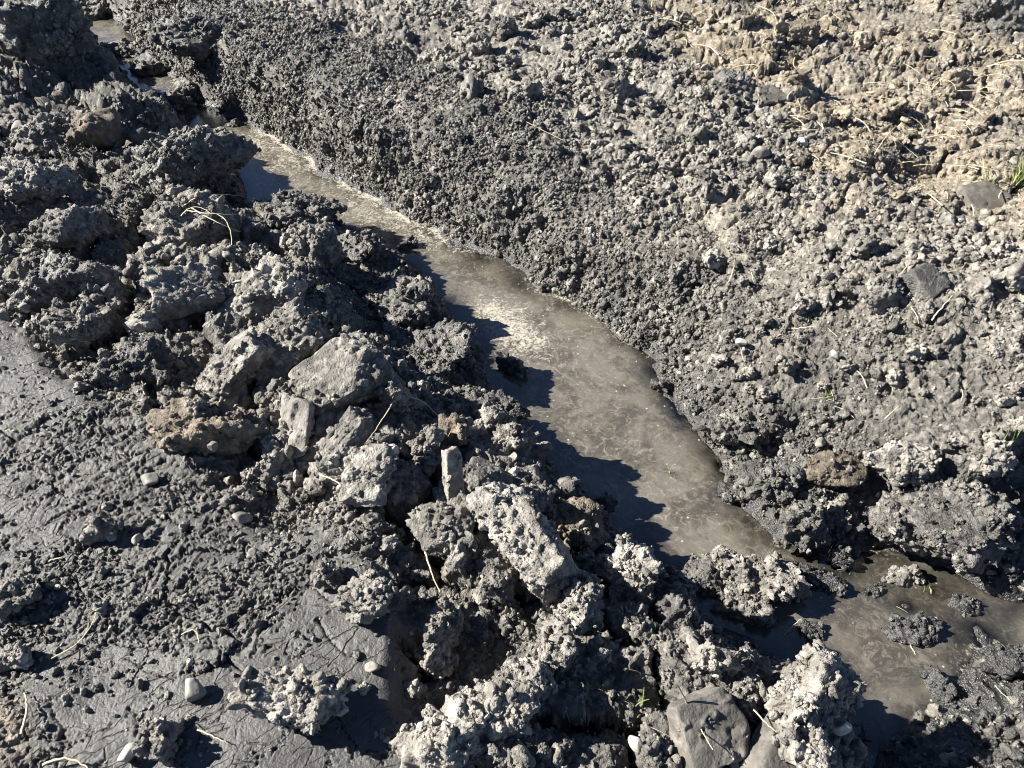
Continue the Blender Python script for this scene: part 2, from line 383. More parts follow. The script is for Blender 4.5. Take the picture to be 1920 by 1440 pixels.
# torn, cracked clay floor: plates drawn out along the direction the bucket dragged
cu = wx * 0.80 + wy * 0.60; cv = -wx * 0.60 + wy * 0.80
torn = sstep(-0.25, 0.5, fbm(X * 2.0 + 9, Y * 2.0, Z0, 3, 31) + 0.9 * zone([(-250, 600), (0, 640), (260, 800), (420, 960), (520, 1200), (300, 1300), (-200, 1250)], X, Y, 0.2) - 0.35)
ww = 0.020 * fbm(X * 18, Y * 18, Z0, 5, 33, .65)
f1, f2, cid, f_off_x, f_off_y = cells2((cu + ww) / 0.075, (cv + ww) / 0.024, 35)
g1, g2, gid, g_off_x, g_off_y = cells2((cu - ww) / 0.20 + 7, (cv + 2 * ww) / 0.11, 36)
h1_, h2_, hid, h_off_x, h_off_y = cells2((cu + ww) / 0.036, (cv - ww) / 0.016, 37)
crack = 0.014 * (1 - sstep(0.0, 0.075, f2 - f1)) * sstep(0.2, 0.5, torn) * (cid > .25) + 0.018 * (1 - sstep(0.0, 0.05, g2 - g1)) * sstep(0.2, 0.5, torn + 0.4 * (gid - 0.5))
flaky = sstep(0.35, 0.75, torn + 0.35 * fbm(X * 9, Y * 9, Z0, 3, 34))
plate = ((cid - 0.5) * 0.008 + f_off_y * (cid - .35) * 0.012 + ((hid - 0.5) * 0.008 + h_off_y * (hid - .4) * 0.007) * flaky) * torn + ((gid - 0.5) * 0.012 + g_off_y * (gid - .4) * 0.016) * torn
crk2 = 0.007 * (1 - sstep(0.0, 0.04, g2 - g1)) * (gid > 0.2)
H += clay * (plate - crack - crk2)
# deep gaps between the torn blocks of the spoil ridge
e1, e2, eid, evx, evy = cells2(wx / 0.26 + 5, wy / 0.20, 38)
H += ridge * crest * sstep(0.03, 0.3, sd) * (((eid - .5) * 0.07 + (evx * 0.06 - evy * 0.03) * (eid + .3)) - 0.12 * (1 - sstep(0.0, 0.20, e2 - e1)))

# normals of the big form
def grid_normals(X, Y, H):
    P = np.stack([X, Y, H], 1).reshape(GR, GC, 3)
    du = np.gradient(P, axis=1); dv = np.gradient(P, axis=0)
    n = np.cross(du, dv).reshape(-1, 3); n /= np.linalg.norm(n, axis=1, keepdims=True) + 1e-12
    return n
def smooth_grid(A, it):
    A = A.reshape(GR, GC).copy()
    for _ in range(it):
        A[1:-1] = (A[:-2] + 2 * A[1:-1] + A[2:]) / 4
        A[:, 1:-1] = (A[:, :-2] + 2 * A[:, 1:-1] + A[:, 2:]) / 4
    return A.ravel()
Nn = grid_normals(X, Y, smooth_grid(H, 6))

# compacted bare patches on the right bank
bare = np.maximum(zone([(1130, 430), (1330, 400), (1500, 520), (1560, 640), (1420, 720), (1250, 600)], X, Y, 0.14, z=-.1, warp=.15),
                  0.9 * sstep(0.15, 0.55, fbm(X * 1.9 + 3, Y * 1.9, Z0, 4, 58)) * (1 - ridge))
bare = bare * (1 - .9 * onwall)
bare = np.maximum(bare, .45 * zone([(630, 170), (760, 170), (900, 240), (1090, 270), (1080, 300), (900, 280), (700, 215)], X, Y, 0.06, warp=.08))
# crumbs of three sizes standing out of the surface
qx = X + 0.012 * fbm(X * 45, Y * 45, H * 45, 3, 40, .65); qy = Y + 0.012 * fbm(X * 45 + 5, Y * 45, H * 45, 3, 41, .65)
under = sstep(0.0, 0.05, sd)                                       # nothing crumbly under water
amt = fbm(X * 3.2, Y * 3.2, Z0 + 8, 3, 44)
a_big = (0.55 + 0.45 * sstep(-0.3, 0.4, amt)) * rough * (1 - 0.75 * tan) * (1 - .85 * bare)
a_mid = (0.45 + 0.55 * sstep(-0.4, 0.3, fbm(X * 6, Y * 6, Z0 + 2, 3, 45))) * np.clip(rough + 0.02 * clay + 0.08 * clay * torn, 0, 1) * (1 - .6 * bare) * (1 - .35 * tan)
d_big = domes(qx / 0.075, qy / 0.075, H / 0.075, 46, 0.1, 0.62) * 0.075
d_mid = domes(qx / 0.034, qy / 0.034, H / 0.034, 47, 0.12, 0.62) * 0.034
d_sml = domes(qx / 0.017 + 3, qy / 0.017, H / 0.017, 48, 0.15, 0.62) * 0.017
fine = fbm(X * 55, Y * 55, H * 55, 4, 49, 0.6)
D = under * (1.0 * a_big * d_big + 0.95 * a_mid * d_mid + 0.9 * d_sml * a_mid) + fine * 0.010 * (0.12 + 0.88 * rough) * (0.3 + 0.7 * under)
PX = X + Nn[:, 0] * D + 0.010 * rough * under * fbm(X * 30, Y * 30, H * 30, 3, 55)
PY = Y + Nn[:, 1] * D + 0.010 * rough * under * fbm(X * 30 + 8, Y * 30, H * 30, 3, 56)
PZ = H + Nn[:, 2] * D
PZ = np.where((sd < -0.06) & (pool < .5), np.minimum(PZ, ZW - 0.012), PZ)

# what the soil is where, with some shade painted into damp
hw = PZ - ZW
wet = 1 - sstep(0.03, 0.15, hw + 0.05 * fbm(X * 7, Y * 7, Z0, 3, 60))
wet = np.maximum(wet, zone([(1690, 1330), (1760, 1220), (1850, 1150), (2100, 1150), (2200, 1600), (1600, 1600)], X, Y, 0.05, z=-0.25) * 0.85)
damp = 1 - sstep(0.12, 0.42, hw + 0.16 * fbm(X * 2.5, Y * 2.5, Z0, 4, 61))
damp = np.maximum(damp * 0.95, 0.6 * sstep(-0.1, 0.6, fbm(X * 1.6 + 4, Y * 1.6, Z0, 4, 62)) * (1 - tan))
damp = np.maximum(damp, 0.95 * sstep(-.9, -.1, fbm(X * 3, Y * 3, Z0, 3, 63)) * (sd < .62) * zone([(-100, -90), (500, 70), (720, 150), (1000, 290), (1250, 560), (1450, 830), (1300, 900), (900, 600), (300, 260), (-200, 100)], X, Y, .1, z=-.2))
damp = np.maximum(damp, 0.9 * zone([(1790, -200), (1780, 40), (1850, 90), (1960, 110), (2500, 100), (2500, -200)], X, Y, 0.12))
damp = np.maximum(damp, 0.75 * zone([(-300, -200), (-300, 480), (200, 560), (330, 470), (480, 420), (780, 620), (900, 720), (720, 420), (350, 180), (300, -100)], X, Y, 0.15, warp=0.15))  # upper left bank darkened beyond its damp to paint in deep shade

def vert_index(): 
    r, c = np.mgrid[0:GR - 1, 0:GC - 1]
    i = (r * GC + c).ravel()
    return np.stack([i, i + 1, i + 1 + GC, i + GC], 1)
GV = np.stack([PX, PY, PZ], 1)
GF = vert_index()
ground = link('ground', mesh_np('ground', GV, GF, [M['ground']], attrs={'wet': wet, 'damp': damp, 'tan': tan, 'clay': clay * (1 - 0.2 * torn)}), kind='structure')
GN = grid_normals(PX, PY, PZ)

# where a line of sight through a pixel meets the ground
def project(P):
    d = P - np.array([0, 0, CAM_H])
    depth = d[:, 1] * CP - d[:, 2] * SP
    upc = d[:, 1] * SP + d[:, 2] * CP
    dd = np.where(depth > 0.1, depth, 1e9)
    return 960 + FPX * d[:, 0] / dd, 720 - FPX * upc / dd, depth
gpx, gpy, gdep = project(GV)
_ok = (gdep > 0.1) & (gpx > -300) & (gpx < 2220) & (gpy > -200) & (gpy < 1640)
BIN = 5; BW, BH = 2520 // BIN + 1, 1840 // BIN + 1
zbuf = np.full(BW * BH, 1e9); 
_b = ((gpy[_ok] + 200) // BIN).astype(int) * BW + ((gpx[_ok] + 300) // BIN).astype(int)
np.minimum.at(zbuf, _b, gdep[_ok])
def hit(px, py):
    bx = int((px + 300) // BIN); by = int((py + 200) // BIN)
    best = 1e9
    for dy in (0, -1, 1):
        for dx in (0, -1, 1):
            X_, Y_ = bx + dx, by + dy
            if 0 <= X_ < BW and 0 <= Y_ < BH: best = min(best, zbuf[Y_ * BW + X_])
        if best < 1e8: break
    if best > 1e8: return at(px, py, 0)
    g = np.array([0, 0, CAM_H]) + ray(px, py) * best         # the ray's forward component is 1
    return at(px, py, ZW - 0.008) if g[2] < ZW - 0.008 else g

# ------------------------------------------------------------------ the water
def water_material():
    m = bpy.data.materials.new('muddy_water'); m.use_nodes = True; nt = m.node_tree; nt.nodes.clear()
    out = N(nt, 'ShaderNodeOutputMaterial')
    geo = N(nt, 'ShaderNodeNewGeometry'); co = geo.outputs['Position']
    n1 = noise_n(nt, co, 5, 6, 0.72); n2 = noise_n(nt, co, 30, 6, 0.75); n3 = noise_n(nt, co, 95, 4, 0.7)
    n1.inputs['Distortion'].default_value = 0.8; n2.inputs['Distortion'].default_value = 1.2
    murk = mixc(nt, ramp(nt, n1.outputs[0], 0.40, 0.60), (0.068, 0.062, 0.050), (0.142, 0.130, 0.106))
    murk = mixc(nt, ramp(nt, n2.outputs[0], 0.48, 0.64, 0, 0.75), murk, (0.20, 0.182, 0.145))
    murk = mixc(nt, ramp(nt, n3.outputs[0], 0.55, 0.75, 0, 0.5), murk, (0.25, 0.232, 0.195))
    murk = mixc(nt, ramp(nt, n2.outputs[0], 0.30, 0.44, 0.6, 0), murk, (0.05, 0.046, 0.038))
    # floating scum and flecks, plus the painted reflection of the far pool
    sc = N(nt, 'ShaderNodeMath', operation='ADD'); nt.links.new(attr(nt, 'scum'), sc.inputs[0])
    nn = N(nt, 'ShaderNodeMath', operation='MULTIPLY_ADD'); nt.links.new(n2.outputs[0], nn.inputs[0]); nn.inputs[1].default_value = 1.3; nn.inputs[2].default_value = -0.65
    nt.links.new(nn.outputs[0], sc.inputs[1])
    s2 = N(nt, 'ShaderNodeMath', operation='MULTIPLY_ADD'); nt.links.new(n3.outputs[0], s2.inputs[0]); s2.inputs[1].default_value = 0.8; nt.links.new(sc.outputs[0], s2.inputs[2])
    scum = ramp(nt, s2.outputs[0], 0.60, 0.98)
    vor = N(nt, 'ShaderNodeTexVoronoi'); vor.inputs['Scale'].default_value = 30; nt.links.new(co, vor.inputs['Vector'])
    fl = ramp(nt, vor.outputs['Distance'], 0.06, 0.15, 1, 0)
    sep = N(nt, 'ShaderNodeSeparateColor'); nt.links.new(vor.outputs['Color'], sep.inputs[0])
    fm = N(nt, 'ShaderNodeMath', operation='MULTIPLY'); nt.links.new(fl, fm.inputs[0]); nt.links.new(ramp(nt, sep.outputs[0], 0.55, 0.7), fm.inputs[1])
    tot = N(nt, 'ShaderNodeMath', operation='MAXIMUM'); nt.links.new(scum, tot.inputs[0]); nt.links.new(fm.outputs[0], tot.inputs[1])
    col = mixc(nt, tot.outputs[0], murk, (0.37, 0.345, 0.29))
    dif = N(nt, 'ShaderNodeBsdfDiffuse'); nt.links.new(col, dif.inputs[0])
    tr = N(nt, 'ShaderNodeBsdfTransparent'); tr.inputs[0].default_value = (0.75, 0.68, 0.55, 1)
    mt = N(nt, 'ShaderNodeMixShader')                      # muddy where deep, clear where a film of water
    cov = N(nt, 'ShaderNodeMath', operation='MAXIMUM'); nt.links.new(attr(nt, 'deep'), cov.inputs[0]); nt.links.new(tot.outputs[0], cov.inputs[1])
    nt.links.new(cov.outputs[0], mt.inputs[0]); nt.links.new(tr.outputs[0], mt.inputs[1]); nt.links.new(dif.outputs[0], mt.inputs[2])
    gl = N(nt, 'ShaderNodeBsdfGlossy'); gl.inputs['Roughness'].default_value = 0.03
    b = N(nt, 'ShaderNodeBump'); b.inputs['Strength'].default_value = 0.2; b.inputs['Distance'].default_value = 0.003
    nt.links.new(n2.outputs[0], b.inputs['Height']); nt.links.new(b.outputs[0], gl.inputs['Normal'])
    fr = N(nt, 'ShaderNodeFresnel'); fr.inputs['IOR'].default_value = 2.0; nt.links.new(b.outputs[0], fr.inputs['Normal'])
    inv = N(nt, 'ShaderNodeMath', operation='MULTIPLY'); nt.links.new(fr.outputs[0], inv.inputs[0]); nt.links.new(ramp(nt, tot.outputs[0], 0, 1, 1, 0.25), inv.inputs[1])
    ms = N(nt, 'ShaderNodeMixShader'); nt.links.new(inv.outputs[0], ms.inputs[0]); nt.links.new(mt.outputs[0], ms.inputs[1]); nt.links.new(gl.outputs[0], ms.inputs[2])
    nt.links.new(ms.outputs[0], out.inputs[0])
    return m
M['water'] = water_material()
sel = (sd < 0.12).reshape(GR, GC)
fs = sel[:-1, :-1] | sel[1:, :-1] | sel[:-1, 1:] | sel[1:, 1:]
Wf = GF[fs.ravel()]
# coarser: every second row and column of the same outline
idx = np.unique(Wf); remap = np.full(GR * GC, -1, np.int64); remap[idx] = np.arange(len(idx))
wxv, wyv = X[idx], Y[idx]
depthw = ZW - smooth_grid(H, 2)[idx]
deep = 1 - np.exp(-np.clip(depthw, 0, 1) / 0.04)
scum = 0.34 * (1 - sstep(0.0, 0.07, -sd[idx])) * (fbm(wxv * 3, wyv * 3, wxv * 0, 3, 71) * 0.5 + 0.6)
def spot(px, py, r, a):
    c = at(px, py, ZW); return a * np.exp(-((wxv - c[0]) ** 2 + (wyv - c[1]) ** 2) / r ** 2)
for s in ((560, 290, .36, .30), (480, 255, .2, .26), (640, 350, .3, .18), (760, 420, .25, .22), (830, 450, .2, .25), (950, 615, .14, .34), (1000, 645, .10, .3), (930, 590, .12, .2), (1050, 690, .12, .16), (900, 560, .12, .18), (1180, 850, .14, .12), (1250, 950, .12, .14), (700, 390, .2, .2), (320, 150, .2, .3), (1060, 560, .18, .12),
          (930, 690, .1, .15), (1130, 940, .07, .3)):
    scum = scum + spot(*s)  # far pool spots also paint its bright reflection as pale scum
wm = mesh_np('water', np.stack([wxv, wyv, np.full(len(idx), ZW)], 1), remap[Wf], [M['water']], attrs={'deep': deep, 'scum': np.clip(scum, 0, 0.6)})
water = link('water', wm, kind='structure')

# ------------------------------------------------------------------ clods
_ico = {}
def ico(s):
    if s not in _ico:
        bm = bmesh.new(); bmesh.ops.create_icosphere(bm, subdivisions=s, radius=1.0)
        bm.verts.ensure_lookup_table()
        _ico[s] = (np.array([v.co[:] for v in bm.verts]), np.array([[v.index for v in f.verts] for f in bm.faces])); bm.free()
    return _ico[s]

def clod_geo(seed, size, sub=4, facets=7, hard=9.0, crumb=1.0, ncr=None, boxy=0.0, crsize=1.0, grain=0.022, dens=2600):
    """a broken lump of soil: rounded polyhedron, torn by noise, coated with crumbs. `size` = full x, y, z in metres"""
    r = np.random.default_rng(seed)
    V, F = ico(sub); S = np.array(size) / 2
    if boxy:
        n = np.array([[1, 0, 0], [-1, 0, 0], [0, 1, 0], [0, -1, 0], [0, 0, 1], [0, 0, -1]], float) + r.normal(0, 0.14, (6, 3)); d = np.full(6, .92) + r.normal(0, 0.08, 6)
        e = r.normal(0, 1, (3, 3)); n = np.r_[n, e]; d = np.r_[d, r.uniform(.95, 1.15, 3)]
    else:
        n = r.normal(0, 1, (facets, 3)); n = np.r_[n, -n[: facets // 2] + r.normal(0, .4, (facets // 2, 3))]; d = r.uniform(0.55, 1.0, len(n))
    n /= np.linalg.norm(n, axis=1, keepdims=True)
    q = np.maximum(V @ n.T, 0) / d
    hard = hard * (2.6 if boxy else 1.6)
    rad = 1.0 / (np.sum(q ** hard, axis=1) + (.62 if boxy else .80) ** hard) ** (1 / hard)
    P = V * rad[:, None]
    o = r.uniform(-50, 50, 3)
    def nz(Q, f, oc, sd_, g=.5): return fbm(Q[:, 0] * f + o[0], Q[:, 1] * f + o[1], Q[:, 2] * f + o[2], oc, sd_, g)
    lump = .03 + .1 * min(crumb, 1) if boxy else 0.10 + 0.16 * min(crumb, 1)
    if crumb > .15: P = P * (1 + lump * nz(P, 1.6, 3, seed))[:, None]
    W = P * S; L = float(np.mean(S))
    nrm = V / S; nrm /= np.linalg.norm(nrm, axis=1, keepdims=True)
    if crumb <= .15:
        return W + nrm * (nz(W, 1.2 / L, 4, seed + 3) * L * .05)[:, None], F
    # where the lump is crumbly and where a smooth torn face shows
    coat = np.clip(crumb + sstep(-.1 - crumb * .5, .5 - crumb * .5, nz(W, 1.1 / L, 3, seed + 7)), 0.08, 1.15)
    if boxy: coat = np.where(coat < .7, coat * .5, coat)
    if crumb < .3: coat = .03 + .9 * sstep(.3, .7, nz(W, 1.4 / L, 3, seed + 7))
    jit = np.stack([nz(W, 28 * .022 / grain, 3, seed + 11, .6), nz(W + 3, 28 * .022 / grain, 3, seed + 12, .6), nz(W + 7, 28 * .022 / grain, 3, seed + 13, .6)], 1)
    Q = W + jit * grain * .35
    c2 = max(.30 * L, grain * 1.6); q = Q / c2 + o
    bump = (domes(q[:, 0], q[:, 1], q[:, 2], seed + 1, 0.15, 0.66) - .2) * c2 * 0.38 * coat
    q = Q / grain + o
    bump = bump + domes(q[:, 0], q[:, 1], q[:, 2], seed + 2, 0.15, 0.62) * grain * 0.85 * coat
    q = Q / (grain * .5) + o
    bump = bump + domes(q[:, 0], q[:, 1], q[:, 2], seed + 4, 0.15, 0.62) * grain * 0.4 * coat
    bump = bump + nz(W, 1.3 / grain, 3, seed + 3, .65) * grain * 0.13 * (0.3 + .7 * coat)
    W = W + nrm * bump[:, None] + jit * (grain * .22 * coat)[:, None]
    if ncr is None: return W, F, nrm, coat
    if ncr:
        cv, cf = ico(1)
        cl = sstep(-.2, .5, nz(W, .9 / (grain * 3), 2, seed + 9)) * coat ** 2 + 1e-4
        pick = r.choice(len(W), ncr, p=cl / cl.sum())
        s = grain * crsize * (0.16 + 0.42 * r.random(ncr) ** 2.5)
        w = cv[None] * (1 + r.normal(0, 0.22, (ncr, len(cv), 1))) * s[:, None, None] * r.uniform(.65, 1.25, (ncr, 1, 3))
        w = w + (W[pick] + nrm[pick] * (s * .35)[:, None])[:, None, :]
        W0 = len(W)
        F = np.concatenate([F, (cf[None] + W0 + (np.arange(ncr) * len(cv))[:, None, None]).reshape(-1, 3)])
        W = np.concatenate([W, w.reshape(-1, 3)])
    return W, F

def crumb_geo(seed, sub=3):
    r = np.random.default_rng(seed); V, F = ico(sub)
    n = r.normal(0, 1, (9, 3)); n /= np.linalg.norm(n, axis=1, keepdims=True); d = r.uniform(.55, 1, 9)
    q = np.maximum(V @ n.T, 0) / d; rad = 1 / (np.sum(q ** 14, 1) + .75 ** 14) ** (1 / 14)
    W = V * rad[:, None]; o = r.uniform(-30, 30, 3)
    W = W * (1 + .22 * fbm(W[:, 0] * 1.6 + o[0], W[:, 1] * 1.6 + o[1], W[:, 2] * 1.6 + o[2], 2, seed) + .16 * fbm(W[:, 0] * 5 + o[0], W[:, 1] * 5, W[:, 2] * 5 + o[2], 2, seed + 1))[:, None]
    return W * .5 * np.array([1, .88, .78]), F

_crumb_sets = {}
def crumb_set(mats):
    """crumb shapes of the given soils, and the node tree that strews them over an object's points"""
    key = tuple(mats)
    if key in _crumb_sets: return _crumb_sets[key]
    k = len(_crumb_sets)
    src = bpy.data.collections.new('crumb_shapes')
    for i in range(9):
        W, F = crumb_geo(500 + k * 40 + i)
        src.objects.link(bpy.data.objects.new('crumb_shape', mesh_np('crumb_shape', W, F, [M[mats[i % len(mats)]]], smooth=(i % 3 != 0))))
    ng = bpy.data.node_groups.new('strew_crumbs', 'GeometryNodeTree')
    ng.interface.new_socket('Geometry', in_out='INPUT', socket_type='NodeSocketGeometry')
    ng.interface.new_socket('Geometry', in_out='OUTPUT', socket_type='NodeSocketGeometry')
    gi = ng.nodes.new('NodeGroupInput'); go = ng.nodes.new('NodeGroupOutput')
    ci = ng.nodes.new('GeometryNodeCollectionInfo'); ci.inputs[0].default_value = src; ci.inputs[1].default_value = True; ci.inputs[2].default_value = True
    ip = ng.nodes.new('GeometryNodeInstanceOnPoints'); ip.inputs['Pick Instance'].default_value = True
    def na(nm, t):
        q = ng.nodes.new('GeometryNodeInputNamedAttribute'); q.data_type = t; q.inputs[0].default_value = nm; return q.outputs[0]
    e2r = ng.nodes.new('FunctionNodeEulerToRotation')
    ng.links.new(na('rot', 'FLOAT_VECTOR'), e2r.inputs[0])
    ng.links.new(gi.outputs[0], ip.inputs['Points']); ng.links.new(ci.outputs[0], ip.inputs['Instance'])
    ng.links.new(na('pick', 'INT'), ip.inputs['Instance Index']); ng.links.new(e2r.outputs[0], ip.inputs['Rotation'])
    ng.links.new(na('scl', 'FLOAT_VECTOR'), ip.inputs['Scale']); ng.links.new(ip.outputs[0], go.inputs[0])
    _crumb_sets[key] = ng
    return ng

def strew(name, P, s, mats, r, **kw):
    """one object of crumbs at points P with sizes s"""
    n = len(P)
    me = bpy.data.meshes.new(name); me.vertices.add(n); me.vertices.foreach_set('co', P.astype(np.float32).ravel())
    a = me.attributes.new('rot', 'FLOAT_VECTOR', 'POINT'); a.data.foreach_set('vector', r.uniform(0, 6.283, (n, 3)).astype(np.float32).ravel())
    a = me.attributes.new('scl', 'FLOAT_VECTOR', 'POINT'); a.data.foreach_set('vector', (s[:, None] * r.uniform(.75, 1.25, (n, 3))).astype(np.float32).ravel())
    a = me.attributes.new('pick', 'INT', 'POINT'); a.data.foreach_set('value', r.integers(0, 9, n).astype(np.int32))
    o = link(name, me, **kw)
    md = o.modifiers.new('scatter', 'NODES'); md.node_group = crumb_set(mats)
    return o

COAT = {'dry': ('dry', 'grey', 'dry'), 'grey': ('grey', 'dry', 'grey'), 'dark': ('dark', 'dark', 'grey'), 'wet': ('wet', 'dark', 'wet'), 'brown': ('brown', 'grey', 'brown'), 'tan': ('tan', 'brown', 'tan'),
        'clay': ('grey', 'dark', 'grey'), 'palec': ('dry', 'grey', 'dry')}
def rot_m(rx, ry, rz): return np.array(Euler((math.radians(rx), math.radians(ry), math.radians(rz))).to_matrix())

def clod(name, px, py, w, asp=(1, .9, .75), mat='grey', label='', cat='soil clod', rot=(0, 0, 0), sub=4, up=0.18, seed=None, group=None, **kw):
    """w: width in photo pixels; asp: x, y, z extents over w; up: how far the middle stands off the ground, over w"""
    g = hit(px, py); depth = np.linalg.norm(g - [0, 0, CAM_H]) / np.linalg.norm(ray(px, py))
    wm_ = w * depth / FPX
    c = g - ray(px, py) / np.linalg.norm(ray(px, py)) * wm_ * up
    seed = seed or (int(px * 7 + py * 13) % 99991)
    if cat != 'stone': sub = 6 if w >= 110 else 5 if w >= 45 else 4
    R = rot_m(*rot); P = None
    if cat == 'stone': W, F = clod_geo(seed, np.array(asp) * wm_, sub=sub, **kw)
    else:
        kw.pop('ncr', None); thin = kw.pop('crsize', 1.0) * min(1, kw.get('crumb', 1.0)) ** 2
        W, F, nr, coat = clod_geo(seed, np.array(asp) * wm_, sub=sub, **kw)
        r = np.random.default_rng(seed + 5); L = float(np.mean(np.array(asp)) * wm_ / 2)
        big = 1 + .25 * max(depth - 2.0, 0)                       # far clods show only their coarser crumbs
        n = int(min(2400, 7000 / big ** 2 * 4 * math.pi * L * L * thin))
        o_ = r.uniform(-40, 40, 3)
        wgt = (coat ** 2.5) * sstep(-.25, .4, fbm(W[:, 0] * 26 + o_[0], W[:, 1] * 26 + o_[1], W[:, 2] * 26, 2, seed + 21)) * (W @ R.T[:, 2] > -.35 * L) + 1e-5
        ii = r.choice(len(W), n, p=wgt / wgt.sum())
        sz = big * (.005 + .021 * r.random(n) ** 4)
        P = (W[ii] + nr[ii] * (sz * r.uniform(-.2, .22, n))[:, None]) @ R.T
    W = W @ R.T
    zb = W[:, 2].min()
    W = W - [0, 0, zb]
    if P is not None: P = P - [0, 0, zb]                                    # origin at the base
    mats = [M[mat]]
    me = mesh_np(name, W, F, mats)
    ob = link(name, me, label=label, cat=cat, group=group, loc=(c[0], c[1], c[2] + zb))
    if P is not None: strew('crumbs', P, sz, COAT[mat], r, parent=ob, kind='stuff')
    return ob

